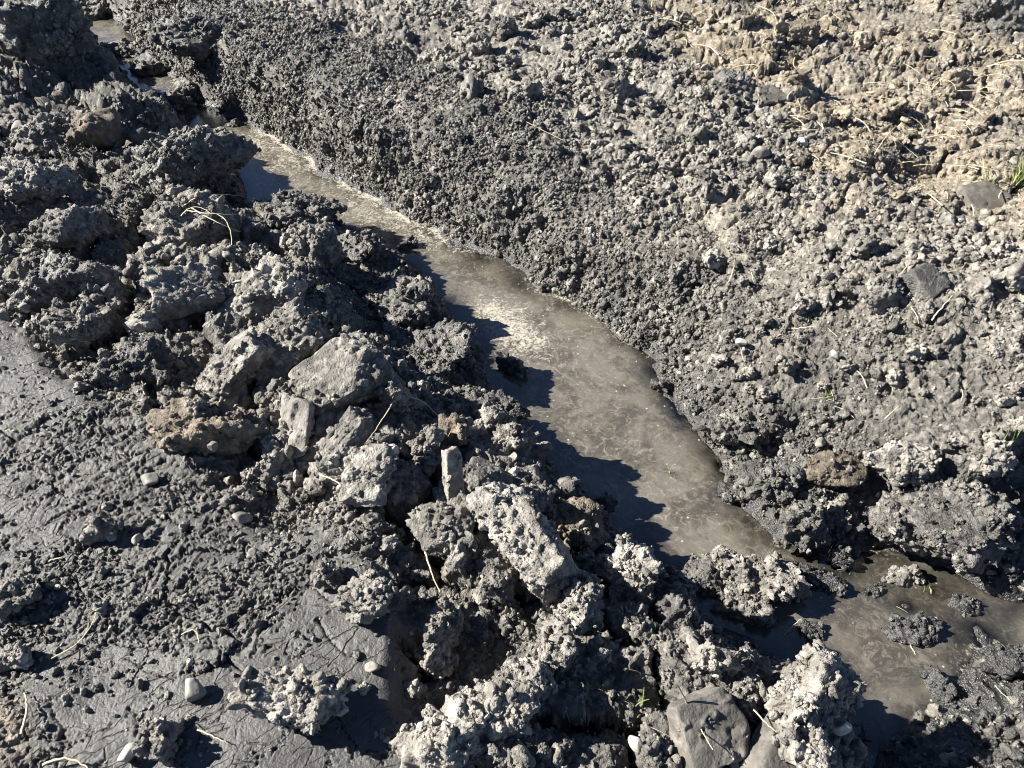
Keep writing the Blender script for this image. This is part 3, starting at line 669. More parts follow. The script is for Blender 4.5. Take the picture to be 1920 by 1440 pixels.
HERO = [
 # left bank, far
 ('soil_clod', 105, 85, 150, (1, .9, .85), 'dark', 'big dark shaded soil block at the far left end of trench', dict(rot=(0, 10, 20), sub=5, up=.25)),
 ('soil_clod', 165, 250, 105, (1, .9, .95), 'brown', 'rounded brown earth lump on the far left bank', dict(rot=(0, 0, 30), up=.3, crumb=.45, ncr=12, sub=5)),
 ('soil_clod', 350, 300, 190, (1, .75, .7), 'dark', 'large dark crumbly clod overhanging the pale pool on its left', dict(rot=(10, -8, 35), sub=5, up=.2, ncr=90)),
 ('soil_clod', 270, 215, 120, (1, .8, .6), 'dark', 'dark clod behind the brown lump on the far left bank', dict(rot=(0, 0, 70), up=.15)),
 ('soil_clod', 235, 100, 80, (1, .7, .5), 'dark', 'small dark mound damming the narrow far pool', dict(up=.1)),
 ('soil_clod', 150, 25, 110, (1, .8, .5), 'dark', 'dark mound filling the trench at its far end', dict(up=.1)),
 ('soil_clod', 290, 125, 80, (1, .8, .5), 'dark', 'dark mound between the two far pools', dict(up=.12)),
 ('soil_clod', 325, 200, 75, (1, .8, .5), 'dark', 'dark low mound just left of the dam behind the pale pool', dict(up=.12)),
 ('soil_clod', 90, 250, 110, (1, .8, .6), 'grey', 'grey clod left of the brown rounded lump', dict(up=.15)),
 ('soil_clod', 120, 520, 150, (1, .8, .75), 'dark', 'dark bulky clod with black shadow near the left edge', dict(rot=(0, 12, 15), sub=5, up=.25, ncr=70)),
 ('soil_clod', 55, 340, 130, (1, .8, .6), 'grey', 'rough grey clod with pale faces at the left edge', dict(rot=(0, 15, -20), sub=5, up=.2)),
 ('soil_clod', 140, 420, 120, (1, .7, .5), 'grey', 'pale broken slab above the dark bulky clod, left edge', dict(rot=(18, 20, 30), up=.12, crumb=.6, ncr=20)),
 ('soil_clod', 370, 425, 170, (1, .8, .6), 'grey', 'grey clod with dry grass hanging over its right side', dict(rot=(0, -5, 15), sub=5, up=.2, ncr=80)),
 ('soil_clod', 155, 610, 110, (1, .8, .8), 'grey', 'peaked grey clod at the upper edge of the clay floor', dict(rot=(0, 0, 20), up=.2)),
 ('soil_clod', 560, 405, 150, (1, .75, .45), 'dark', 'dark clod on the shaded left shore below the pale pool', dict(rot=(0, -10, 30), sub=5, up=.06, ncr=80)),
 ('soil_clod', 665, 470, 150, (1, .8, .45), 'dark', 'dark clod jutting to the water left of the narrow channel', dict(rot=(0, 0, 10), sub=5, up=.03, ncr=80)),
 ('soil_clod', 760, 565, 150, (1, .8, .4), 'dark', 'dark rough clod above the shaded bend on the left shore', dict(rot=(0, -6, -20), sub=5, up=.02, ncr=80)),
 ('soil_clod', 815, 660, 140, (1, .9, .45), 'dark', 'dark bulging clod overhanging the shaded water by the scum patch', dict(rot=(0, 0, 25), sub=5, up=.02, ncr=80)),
 ('soil_clod', 590, 470, 110, (1, .8, .7), 'grey', 'grey clod between the two dark clods above the channel', dict(up=.2)),
 ('soil_clod', 500, 560, 170, (1, .7, .55), 'dry', 'pale knobbly clod ridge catching the sun, upper left ridge', dict(rot=(10, -12, 25), sub=5, up=.2, ncr=110)),
 ('soil_clod', 355, 545, 130, (1, .7, .4), 'dry', 'pale flat faced slab left of the knobbly ridge', dict(rot=(25, 10, 25), up=.12, crumb=.45, ncr=25, boxy=1)),
 ('soil_clod', 268, 615, 70, (.8, .5, 1.1), 'palec', 'whitish upright chip in the shade above the clay floor', dict(rot=(10, 20, 0), up=.15, crumb=.4, ncr=6)),
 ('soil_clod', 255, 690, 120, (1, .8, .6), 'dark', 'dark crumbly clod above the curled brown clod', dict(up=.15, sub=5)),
 ('soil_slab', 440, 690, 150, (1, .55, .4), 'grey', 'long tilted slab edge rising above the curled brown clod', dict(rot=(15, -35, 45), up=.15, crumb=.5, ncr=35, boxy=1, sub=5)),
 ('soil_slab', 520, 650, 170, (1, .6, .35), 'grey', 'grey cracked slab covered in crumbs on the ridge flank', dict(rot=(22, -18, 40), up=.12, crumb=.7, ncr=70, boxy=1, sub=5)),
 ('soil_slab', 655, 700, 180, (.9, .75, .5), 'grey', 'large rounded slab with smooth worn top mid ridge', dict(rot=(15, -14, 35), up=.26, crumb=.4, ncr=60, sub=5, boxy=1)),
 ('clay_slab', 435, 735, 65, (.8, .9, .3), 'palec', 'small pale clay plate between the tilted slabs', dict(rot=(35, 5, 20), up=.12, crumb=.25, ncr=4, boxy=1)),
 ('clay_slab', 558, 805, 95, (.7, 1.2, .3), 'palec', 'pale smooth clay plate right of the curled brown clod', dict(rot=(40, -5, -10), up=.08, crumb=.35, ncr=8, boxy=1)),
 ('soil_clod', 385, 800, 160, (1, .75, .7), 'brown', 'curled brown clod lying at the edge of clay floor', dict(rot=(0, 5, -10), up=.34, sub=5, crumb=.6, ncr=40)),
 ('soil_slab', 650, 830, 130, (.35, 1.1, .35), 'grey', 'narrow grey slab leaning up the ridge below the rounded slab', dict(rot=(30, 0, -38), up=.12, crumb=.3, ncr=14, boxy=1)),
 ('clay_slab', 680, 890, 115, (.8, 1, .25), 'grey', 'cracked pale clay plate lower on the ridge flank', dict(rot=(28, -8, -15), up=.04, crumb=.5, ncr=20, boxy=1)),
 ('soil_clod', 500, 885, 90, (1, .8, .7), 'grey', 'grey crumb cluster at the ridge foot beside clay floor', dict(up=.2, ncr=70)),
 ('soil_clod', 740, 745, 55, (1, 1, .9), 'grey', 'small clod at the bend of the long arched stalk', dict(up=.3)),
 ('soil_clod', 848, 808, 62, (1, .9, .9), 'brown', 'round buff clod at the right end of arched stalk', dict(up=.35)),
 ('soil_clod', 800, 830, 60, (1, .9, .8), 'grey', 'knobbly grey clod just left of the round buff clod', dict(up=.3)),
 ('soil_clod', 800, 868, 50, (1, .9, .7), 'dry', 'pale wedge of soil left of the upright block', dict(up=.3, ncr=20)),
 ('soil_block', 850, 895, 100, (.36, .3, 1.0), 'dry', 'upright rectangular block of soil standing on the ridge', dict(rot=(-30, 4, 12), up=.5, crumb=.28, ncr=16, boxy=1, hard=16, sub=5)),
 ('soil_clod', 925, 790, 70, (1, .8, .8), 'grey', 'grey crumbly crest clod above the shaded water edge', dict(up=.2)),
 ('soil_clod', 960, 830, 70, (1, .8, .8), 'grey', 'grey crumbly crest clod with a white pebble on top', dict(up=.2)),
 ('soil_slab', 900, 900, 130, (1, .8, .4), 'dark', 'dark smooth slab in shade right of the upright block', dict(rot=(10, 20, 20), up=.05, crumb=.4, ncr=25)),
 ('soil_clod', 985, 945, 100, (1, .7, .6), 'dry', 'pale crumbly clod with a smooth stone on top', dict(rot=(0, 10, 0), up=.2, ncr=50)),
 ('soil_block', 985, 1020, 230, (.42, 1, .42), 'dry', 'long pale block lying along the ridge toward the camera', dict(rot=(14, -12, 32), up=.2, sub=5, crumb=.7, ncr=140, boxy=1)),
 ('soil_slab', 1060, 975, 150, (1, .6, .5), 'brown', 'brown slab behind the long pale block', dict(rot=(10, 8, -30), up=.15, sub=5, crumb=.6, ncr=60)),
 ('soil_slab', 830, 990, 130, (1, .9, .5), 'grey', 'grey smooth topped slab left of the long pale block', dict(rot=(15, -10, 30), up=.12, sub=5, crumb=.5, ncr=40)),
 ('soil_clod', 1185, 1090, 160, (.55, .6, 1.1), 'dry', 'tall bright spiky clod standing at the trench edge', dict(rot=(-15, -10, 20), up=.28, sub=5, ncr=200, crumb=1.2)),
 ('soil_clod', 1260, 1130, 120, (1, .8, .7), 'dark', 'dark lump for the shaded right side of the tall spiky clod', dict(up=.15, sub=5)),  # dark soil colour stands for the spiky clod's shaded side
 ('soil_clod', 1090, 1130, 120, (.6, 1, .7), 'grey', 'grey crumbly rib left of the tall spiky clod', dict(rot=(10, 0, 5), up=.15, sub=5, ncr=140, crumb=1.2)),
 ('soil_clod', 930, 1060, 100, (.8, 1, .8), 'dark', 'dark crumbly clod in the hollow left of the long block', dict(up=.15, ncr=70)),
 ('soil_clod', 1000, 1265, 95, (1, .7, .6), 'dry', 'pale ragged clod over a black hollow, bottom centre', dict(rot=(0, 10, -30), up=.25, ncr=50)),
 ('soil_clod', 1040, 1230, 90, (1, .8, .7), 'grey', 'grey clod behind the pale ragged clod, bottom centre', dict(up=.15)),
 ('soil_clod', 940, 1320, 110, (1, .9, .6), 'dry', 'broad pale clod right above the large bottom clod', dict(up=.2, ncr=80)),
 ('soil_clod', 835, 1185, 120, (.5, 1, .6), 'grey', 'narrow grey clod beside the dark hollow, lower centre', dict(rot=(8, 0, -20), up=.2, ncr=70)),
 ('soil_clod', 690, 1118, 100, (1, .8, .65), 'dry', 'pale rough clod lying alone on the dark clay floor', dict(up=.3, ncr=90)),
 ('soil_clod', 562, 1305, 180, (1, .6, .55), 'dry', 'wide pale clod with long shadow on the lower clay floor', dict(rot=(0, 5, 8), up=.25, sub=5, ncr=120, crumb=.8)),
 ('soil_clod', 862, 1395, 175, (1, .8, .75), 'dry', 'large pale crumbly clod cut by the bottom edge', dict(rot=(0, 8, -15), up=.3, sub=5, ncr=220)),
 ('soil_clod', 305, 1385, 75, (.9, .9, .9), 'dry', 'pale crumbly clod behind the white stone at lower left', dict(up=.3, ncr=60)),
 ('soil_clod', 190, 990, 60, (1, .8, .8), 'grey', 'grey clod on the torn clay at left', dict(up=.3)),
 ('soil_clod', 615, 1075, 55, (1, .9, .8), 'grey', 'small grey clod where clay floor meets the ridge', dict(up=.3)),
 ('soil_clod', 830, 1245, 45, (.9, .8, 1), 'dry', 'small upright pale clod on the lower clay floor', dict(up=.35)),
 ('soil_clod', 775, 1290, 32, (1, .9, 1), 'dry', 'little round pale clod left of the dark hollow', dict(up=.35)),
 ('soil_clod', 25, 1120, 90, (1, .8, .6), 'grey', 'grey clod cut off by the left edge', dict(up=.2)),
 ('soil_clod', 20, 1240, 70, (1, .8, .6), 'dry', 'pale clod at the left edge above the tan soil', dict(up=.2)),
 # bottom right
 ('clay_slab', 1325, 1365, 165, (1, .95, .32), 'clay', 'big smooth faced clay slab with a straw across it', dict(rot=(26, 6, 28), up=.1, sub=5, crumb=.22, ncr=25, boxy=1, hard=14, crsize=.5)),
 ('clay_slab', 1470, 1445, 170, (1, .9, .32), 'clay', 'smooth clay slab at the bottom edge under the stony clod', dict(rot=(26, 0, 40), up=.08, sub=5, crumb=.22, ncr=25, boxy=1, hard=14, crsize=.5)),
 ('soil_clod', 1515, 1310, 170, (.85, .8, .95), 'dry', 'tall pale clod holding white stones above dark pool', dict(rot=(0, 0, 15), up=.3, sub=5, ncr=260)),
 ('soil_clod', 1500, 1400, 110, (1, .8, .6), 'dry', 'pale crumbly clod at foot of the stony clod', dict(up=.2, ncr=90)),
 ('soil_clod', 1330, 1235, 90, (1, .7, .6), 'dry', 'pale jagged clod topping the clay slab', dict(rot=(0, 0, -15), up=.2, ncr=70)),
 ('soil_clod', 1375, 1075, 115, (.75, 1, .65), 'grey', 'grey crumbly clod standing in the trench, left of its twin', dict(rot=(10, 0, 10), up=.25, sub=5, ncr=120)),
 ('soil_clod', 1455, 1092, 95, (1, .9, .75), 'grey', 'grey rounded clod standing in the trench, right of its twin', dict(up=.28, sub=5, ncr=120)),
 ('soil_clod', 1400, 1140, 90, (1, .9, .5), 'dark', 'dark clod below the two grey twins in the trench', dict(up=.2)),
 ('soil_clod', 1310, 1075, 110, (1, .8, .4), 'dark', 'dark low dam of mud closing the main channel', dict(up=.12)),
 ('soil_clod', 1530, 1085, 90, (1, .5, .4), 'wet', 'wet dark flake lying in the brown water', dict(rot=(0, 0, -35), up=.08)),
 ('soil_clod', 1575, 1048, 45, (1, .9, .6), 'wet', 'wet small lump at the head of the brown pool', dict(up=.15)),
 ('soil_clod', 1700, 1080, 60, (1, .8, .7), 'grey', 'grey stony lump at the far shore of brown pool', dict(up=.2)),
 ('soil_clod', 1805, 1130, 60, (.7, 1.1, .5), 'wet', 'wet knobbly tongue of mud reaching into brown pool', dict(rot=(0, 0, 10), up=.12)),
 ('soil_clod', 1645, 1110, 28, (1, .9, .6), 'wet', 'tiny wet lump alone in the brown pool', dict(up=.15)),
 ('soil_clod', 1715, 1180, 80, (1, .8, .4), 'wet', 'wet crumbly island with grass bits in brown pool', dict(up=.12, ncr=70)),
 ('soil_clod', 1520, 1185, 50, (.8, 1, .5), 'wet', 'wet little lump by the shadow edge in brown pool', dict(rot=(0, 0, 35), up=.12)),
 ('soil_clod', 1760, 1290, 60, (.8, 1, .7), 'wet', 'wet glossy lump at the brown pool\'s right shore', dict(up=.2)),
 ('soil_clod', 1895, 1240, 100, (1, .8, .45), 'wet', 'wet dark clod at the right edge below brown pool', dict(up=.15, sub=5, ncr=80)),
 # lumps standing in the main channel
 ('soil_clod', 962, 690, 75, (1, .55, .5), 'wet', 'wet black lump standing in the sunlit channel', dict(rot=(0, 0, -25), up=.12, ncr=60)),
 ('soil_clod', 945, 765, 80, (1, .6, .35), 'wet', 'wet flat lump in the shaded part of the channel', dict(rot=(0, 0, -20), up=.08)),
 ('soil_clod', 1240, 725, 30, (1, 1, .9), 'wet', 'wet round lump by the right shore of channel', dict(up=.25)),
 ('soil_clod', 1365, 925, 42, (1, .8, .7), 'wet', 'wet small lump off the right shore, lower channel', dict(up=.2)),
 ('soil_clod', 1130, 948, 45, (1, .8, .4), 'wet', 'wet lump ringed with scum in the shaded channel', dict(up=.1)),
 ('soil_clod', 768, 462, 40, (1, .6, .5), 'wet', 'wet small lump in the narrow channel by left shore', dict(up=.15)),
 ('soil_clod', 443, 234, 26, (1, .8, .6), 'wet', 'tiny dark lump standing in the pale far pool', dict(up=.2)),
 ('soil_clod', 358, 180, 60, (1, .8, .7), 'dark', 'dark clod damming the trench behind the pale pool', dict(up=.2, ncr=60)),
 # right bank
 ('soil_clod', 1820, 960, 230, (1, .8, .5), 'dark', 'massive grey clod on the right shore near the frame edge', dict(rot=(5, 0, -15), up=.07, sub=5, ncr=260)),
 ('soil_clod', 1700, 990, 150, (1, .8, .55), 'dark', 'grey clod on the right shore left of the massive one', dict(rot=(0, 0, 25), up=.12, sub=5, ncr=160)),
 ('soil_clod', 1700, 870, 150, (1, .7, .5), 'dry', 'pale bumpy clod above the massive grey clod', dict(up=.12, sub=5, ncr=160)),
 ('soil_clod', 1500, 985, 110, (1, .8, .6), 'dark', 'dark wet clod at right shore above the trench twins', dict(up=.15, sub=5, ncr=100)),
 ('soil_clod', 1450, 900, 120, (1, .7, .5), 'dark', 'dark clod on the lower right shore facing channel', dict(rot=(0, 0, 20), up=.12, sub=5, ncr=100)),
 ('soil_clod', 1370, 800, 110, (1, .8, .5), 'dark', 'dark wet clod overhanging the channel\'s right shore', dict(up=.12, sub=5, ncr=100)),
 ('soil_slab', 1560, 880, 100, (1, .8, .5), 'brown', 'brown rounded slab with a pale pebble above it', dict(up=.12, crumb=.5, ncr=25)),
 ('soil_clod', 1860, 855, 65, (1, .9, .9), 'dry', 'pale round clod on right bank beside green shoot', dict(up=.3, ncr=70)),
 ('soil_clod', 1888, 515, 70, (1, .9, .8), 'dry', 'pale lumpy clod at right edge, mid height', dict(up=.3)),
 ('clay_slab', 1735, 530, 75, (1, .8, .4), 'dark', 'dark smooth clay block among pale clods on right bank', dict(rot=(25, -10, 30), up=.02, crumb=.25, ncr=12, boxy=1)),
 ('soil_clod', 1660, 550, 80, (1, .8, .8), 'grey', 'grey clod left of the dark smooth clay block', dict(up=.25)),
 ('soil_clod', 1625, 465, 60, (1, .8, .7), 'dry', 'pale clod on the upper right bank above clay block', dict(up=.3)),
 ('clay_slab', 1845, 372, 95, (1, .8, .25), 'clay', 'flat dark clay face beneath the green grass tuft', dict(rot=(25, 0, 10), up=.0, crumb=.25, ncr=10, boxy=1)),
 ('soil_clod', 1365, 168, 75, (1, .7, .7), 'dark', 'dark jagged clod at the edge of the tan field', dict(up=.3, ncr=60)),
 ('soil_clod', 1165, 172, 70, (1, .6, .7), 'grey', 'hollow arched grey clod on the upper right bank', dict(rot=(0, -20, 20), up=.3)),
 ('soil_clod', 1005, 138, 55, (1, .7, .6), 'grey', 'smooth grey clod on the upper bank, darker than neighbours', dict(up=.3, crumb=.5, ncr=10)),
 ('soil_clod', 1180, 92, 55, (1, .8, .7), 'grey', 'blue grey round clod near the top, beside wheel track', dict(up=.3)),
 ('clay_slab', 1440, 180, 55, (1, .8, .25), 'clay', 'small smooth clay plate right of the dark jagged clod', dict(rot=(22, 0, 20), up=.02, crumb=.2, ncr=4, boxy=1)),
 ('soil_clod', 1500, 60, 50, (1, .8, .7), 'brown', 'brown squarish lump at the top of the tan field', dict(up=.25, crumb=.4, ncr=8, boxy=1)),
 ('soil_clod', 1545, 55, 55, (.9, 1, .7), 'tan', 'tan smooth lump beside the brown squarish one', dict(up=.25, crumb=.4, ncr=8)),
 ('soil_clod', 1660, 205, 70, (1, .7, .6), 'tan', 'tan pointed lump in the middle of the tan field', dict(up=.2, crumb=.6, ncr=20)),
 ('soil_clod', 1790, 150, 60, (1, .8, .7), 'tan', 'tan round lump with dark shadow, upper right', dict(up=.25, crumb=.5, ncr=10)),
 ('soil_clod', 1870, 25, 150, (1, .7, .6), 'dark', 'dark heap of soil in the top right corner', dict(up=.1, sub=5, ncr=120)),
 ('soil_clod', 940, 55, 60, (1, .8, .7), 'grey', 'grey clod near top centre casting a dark shadow', dict(up=.3)),
 ('soil_clod', 900, 90, 60, (1, .8, .7), 'grey', 'grey clod just below left of the top centre clod', dict(up=.3)),
 ('soil_clod', 370, 70, 150, (1, .7, .6), 'dark', 'dark lump painting the shaded recess of the far trench wall', dict(up=-.05, sub=5, ncr=80)),  # dark soil lump put in for the shade of a wall recess
]
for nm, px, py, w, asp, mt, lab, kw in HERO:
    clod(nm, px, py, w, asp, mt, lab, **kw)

# stones
STONES = [
 (362, 1291, 48, (1, .85, .8), 'stone', 'smooth cream stone on the lower clay floor', .4),
 (242, 1412, 50, (1, .75, .65), 'stone_white', 'white speckled stone at the lower left', .35),
 (470, 1038, 22, (1, 1, 1), 'stone', 'small round pebble alone on the smooth clay', .45),
 (257, 1010, 20, (1, .9, .8), 'stone', 'small pale pebble beside the clod on torn clay', .4),
 (455, 972, 38, (1, .8, .7), 'stone', 'pale stone near the top edge of smooth clay', .35),
 (280, 898, 40, (1, .7, .6), 'stone', 'pale grey stone on the torn clay below the curled clod', .35),
 (700, 1250, 28, (1, .9, .9), 'stone', 'pale faceted pebble on the lower clay floor', .4),
 (985, 930, 60, (1, .7, .5), 'stone', 'smooth buff stone set in the ridge clod', .75),
 (1495, 1306, 48, (1, .6, .7), 'stone_white', 'smooth white stone set in the tall pale clod', 1.75),
 (1578, 1365, 50, (.5, .5, 1), 'stone_white', 'white oval stone at the right side of the stony clod', 1.0),
 (962, 804, 14, (1, .9, .8), 'stone_white', 'tiny white pebble on the ridge crest', 2.3),
 (398, 835, 24, (1, .8, .9), 'stone', 'pale pebble stuck to the curled brown clod', 2.8),
 (1539, 830, 26, (1, .7, .6), 'stone', 'flat oval pebble on the right bank above brown slab', .5),
 (1505, 266, 26, (1, .9, .8), 'stone_white', 'pale round stone where tan soil meets grey crumbs', .4),
 (1425, 290, 34, (1, .9, .8), 'stone', 'pale squarish stone on the upper right bank', .35),
 (1388, 640, 24, (1, .8, .6), 'stone_white', 'pale chip on the bare slope of the right bank', .35),
 (1565, 665, 22, (.8, .8, 1), 'stone_white', 'bluish white chip on the right bank clods', .6),
 (1020, 95, 18, (1, .8, .8), 'stone', 'tiny stone near the top centre', .5),
 (35, 238, 36, (1, .7, .6), 'stone', 'smooth grey stone near the left edge, upper bank', .5),
 (985, 1370, 26, (1, .9, .8), 'stone', 'small buff pebble below the broad pale clod', .5),
 (1195, 1395, 34, (1, .9, .9), 'stone', 'grey cobble half buried beside the clay slab', .3),
]
for px, py, w, asp, mt, lab, up in STONES:
    clod('stone', px, py, w, asp, mt, lab, cat='stone', up=up, sub=4, crumb=0.10, ncr=0, facets=9, hard=7, rot=(random.uniform(-15, 15), random.uniform(-15, 15), random.uniform(0, 180)))

LAND = [(105, 85, 'big shaded block, far left'), (165, 250, 'brown rounded lump'), (350, 300, 'dark clod over the pool'), (120, 520, 'dark bulky clod'),
 (370, 425, 'far grassy clod'), (155, 610, 'peaked grey clod'), (665, 465, 'dark narrow channel clod'), (820, 650, 'dark bulging clod'), (500, 560, 'pale knobbly ridge clod'),
 (655, 700, 'large rounded slab'), (558, 800, 'pale smooth clay plate'), (385, 800, 'curled brown clod'), (850, 895, 'upright rectangular block'), (848, 808, 'round buff clod'),
 (985, 1020, 'long pale block'), (1185, 1090, 'tall spiky clod'), (1000, 1265, 'pale ragged clod, bottom centre'), (690, 1118, 'lone rough clay clod'), (562, 1305, 'wide pale floor clod'),
 (862, 1395, 'large bottom edge clod'), (362, 1291, 'smooth cream stone'), (242, 1412, 'white speckled stone'), (470, 1038, 'small round pebble'), (280, 898, 'pale stone on torn clay'), (190, 990, 'grey clod on torn clay'),
 (1325, 1355, 'big smooth clay slab'), (1515, 1310, 'stony clod'), (1820, 960, 'massive grey clod'), (1700, 870, 'pale bumpy clod'), (1450, 900, 'dark channel facing clod'), (1370, 800, 'dark clod overhanging the shore'),
 (1560, 880, 'brown rounded slab'), (1860, 855, 'green shoot clod'), (1888, 515, 'pale lumpy clod, right edge'), (1730, 530, 'dark smooth clay block'), (1845, 370, 'flat dark clay face'),
 (1365, 168, 'dark jagged clod'), (1165, 172, 'hollow arched clod'), (1005, 138, 'smooth grey clod'), (1180, 92, 'blue grey top clod'), (1440, 180, 'small clay plate'), (1500, 60, 'brown squarish lump'),
 (1660, 205, 'tan pointed lump'), (1790, 150, 'tan round lump'), (1870, 25, 'dark corner heap'), (940, 55, 'top centre clod'), (1425, 290, 'pale squarish stone'), (1505, 266, 'pale round stone'), (1388, 640, 'pale chip on the slope'),
 (1565, 665, 'bluish white chip'), (1555, 745, 'small green tuft'), (1539, 830, 'flat oval pebble'), (1905, 345, 'green grass tuft'), (1225, 12, 'pale grass tuft'), (1685, 280, 'down pointing straw'), (1430, 20, 'thick curled stalk'),
 (962, 690, 'wet black lump'), (1240, 725, 'wet round lump'), (768, 462, 'wet narrow channel lump'), (443, 234, 'tiny pale pool lump'), (1050, 265, 'pale pressed root')]
_used = set()
def place_words(px, py):
    d, lx, ly, ph = min((math.hypot(px - a, py - b), a, b, c) for a, b, c in LAND)
    w_ = ['right of', 'below and right of', 'below', 'below and left of', 'left of', 'above and left of', 'above', 'above and right of'][int(round(math.atan2(py - ly, px - lx) / (math.pi / 4))) % 8]
    return ('just ' if d < 60 else '') + w_ + ' the ' + ph, d
def near_label(head, px, py):
    """a label no other thing carries yet, or None"""
    w_, d = place_words(px, py)
    lab = head + ' ' + w_
    if d < 18 or d > 190 or lab in _used: return None
    _used.add(lab); return lab

# medium loose clods: individuals sharing a few meshes, grouped by where they lie
def variants(mat, n, sub=3, seed0=900):
    out = []
    for i in range(n):
        W, F = clod_geo(seed0 + i * 17, (1, random.uniform(.75, .95), random.uniform(.6, .85)), sub=4, ncr=40, crumb=1.0, grain=.24)
        out.append(mesh_np('soil_clod', W, F, [M[mat]]))
    return out
LOOSE = [
 ('dry', 'fist sized pale clod among crumbs on the right bank', 'loose pale clods on the right bank', 45, [(1250, 430), (1500, 420), (1920, 470), (1920, 900), (1600, 850), (1400, 740), (1250, 560)], (18, 46)),
 ('grey', 'grey clod strewn on the upper bank beyond the trench', 'loose grey clods on the upper bank', 42, [(520, 20), (1150, 20), (1250, 150), (1500, 330), (1300, 400), (900, 230), (600, 120)], (18, 46)),
 ('tan', 'tan earth lump strewn over the straw littered field', 'tan lumps on the straw field', 25, [(1250, 30), (1780, 20), (1920, 120), (1920, 420), (1600, 380), (1420, 200)], (16, 44)),
 ('grey', 'loose grey clod on the spoil ridge left of the water', 'loose clods on the spoil ridge', 36, [(20, 300), (300, 330), (560, 480), (900, 800), (1180, 1000), (1400, 1230), (1200, 1430), (950, 1430), (800, 1150), (560, 930), (250, 700)], (18, 48)),
 ('dry', 'pale small clod scattered on the dark clay floor', 'small clods on the clay floor', 20, [(60, 950), (400, 920), (620, 1060), (760, 1180), (760, 1400), (250, 1430), (80, 1250)], (12, 30)),
 ('dark', 'dark damp clod clinging to the trench wall', 'damp clods on the trench wall', 16, [(480, 150), (700, 240), (1000, 380), (1250, 560), (1400, 780), (1320, 780), (1180, 610), (880, 430), (640, 310)], (14, 36)),
]
def in_poly(px, py, P):
    ins = False
    for i in range(len(P)):
        (ax, ay), (bx, by) = P[i], P[(i + 1) % len(P)]
        if (ay > py) != (by > py) and px < (bx - ax) * (py - ay) / (by - ay) + ax: ins = not ins
    return ins
_vc = {}
COLOUR = {'dry': 'pale', 'grey': 'grey', 'tan': 'tan', 'dark': 'dark'}
for mt, lab, grp, n, P, (s0, s1) in LOOSE:
    if mt not in _vc: _vc[mt] = variants(mt, 6, seed0=900 + len(_vc) * 131)
    xs = [p[0] for p in P]; yy_ = [p[1] for p in P]; done = 0
    while done < n:
        px, py = random.uniform(min(xs), max(xs)), random.uniform(min(yy_), max(yy_))
        if not in_poly(px, py, P): continue
        q = random.random() ** 2
        lab = near_label(('small' if q < .12 else 'mid sized' if q < .45 else 'fair sized') + ' loose ' + COLOUR[mt] + ' clod', px, py)
        if lab is None: continue
        g = hit(px, py); depth = g[1] * CP - (g[2] - CAM_H) * SP
        s = (s0 + (s1 - s0) * q) * depth / FPX
        o = link('soil_clod', random.choice(_vc[mt]), label=lab, cat='soil clod', group=grp, loc=(g[0], g[1], g[2] + s * 0.12),
                 rot=(random.uniform(-.5, .5), random.uniform(-.5, .5), random.uniform(0, 6.28)))
        o.scale = (s, s * random.uniform(.8, 1.1), s * random.uniform(.8, 1.15)); done += 1

# ------------------------------------------------------------------ loose crumbs: beyond counting
def crumbs(name, label, mats, weight, n, smin, smax, power, seed):
    r = np.random.default_rng(seed)
    p = weight / weight.sum()
    ii = r.choice(len(GV), n, p=p)
    j = r.uniform(-.5, .5, (n, 2))
    du = GV[np.minimum(ii + 1, len(GV) - 1)] - GV[ii]; dv = GV[np.minimum(ii + GC, len(GV) - 1)] - GV[ii]
    P = GV[ii] + du * j[:, :1] + dv * j[:, 1:]
    s = smin + (smax - smin) * r.random(n) ** power
    P = P + GN[ii] * (s * r.uniform(-.2, .25, n))[:, None]
    return strew(name, P, s, mats, r, label=label, cat='soil crumbs', kind='stuff')

_P = np.stack([X, Y, smooth_grid(H, 3)], 1).reshape(GR, GC, 3); area = np.linalg.norm(np.cross(np.gradient(_P, axis=1), np.gradient(_P, axis=0)), axis=2).ravel()
inview = (np.abs(X) < 0.96 * rr.repeat(GC)) & (Y > 0.35) & (Y < 7.6) & (PZ > ZW + 0.004)
clump = sstep(-0.35, 0.55, fbm(X * 4, Y * 4, Z0 + 30, 4, 80, .6))
w_soil = area * inview * rough * (0.07 + clump) * (1 - .8 * bare) * (1 + .6 * onwall)
damp_shade_mask = damp > 0.5; tanm = tan > 0.5
crumbs('dry_soil_crumbs', 'countless pale dry soil crumbs covering both banks', ('dry', 'grey', 'grey'), w_soil * (~damp_shade_mask) * (~tanm), 26000, .007, .05, 3.6, 3)
crumbs('damp_soil_crumbs', 'countless dark damp soil crumbs on the trench sides', ('dark', 'grey', 'dark'), w_soil * damp_shade_mask * (sd > 0.0) * (1 + .8 * onwall), 24000, .007, .046, 3.6, 4)
crumbs('tan_soil_crumbs', 'countless tan earth crumbs on the upper right field', ('tan', 'brown', 'dry'), w_soil * tanm, 4500, .010, .05, 3.0, 5)
far_wall = zone([(150, -20), (480, 60), (720, 140), (1020, 270), (1300, 480), (1450, 800), (1330, 830), (1180, 650), (850, 460), (470, 240), (330, 170), (200, 60)], X, Y, .08, z=-.15, warp=.03)
crumbs('trench_wall_crumbs', 'countless dark fine crumbs clinging to the cut trench wall', ('dark', 'dark', 'grey'), area * inview * far_wall * (sd > .01) * (.35 + clump), 42000, .008, .022, 2.2, 8)
crumbs('clay_floor_crumbs', 'countless tiny crumbs scattered in drifts over the clay floor', ('dark', 'grey', 'dark'), area * inview * clay * (.03 + sstep(0, .6, fbm(X * 4.5, Y * 4.5, Z0 + 3, 4, 81, .6)) * (.35 + torn)), 2600, .004, .02, 2.4, 9)
near = inview * (Y < 3.4) * area
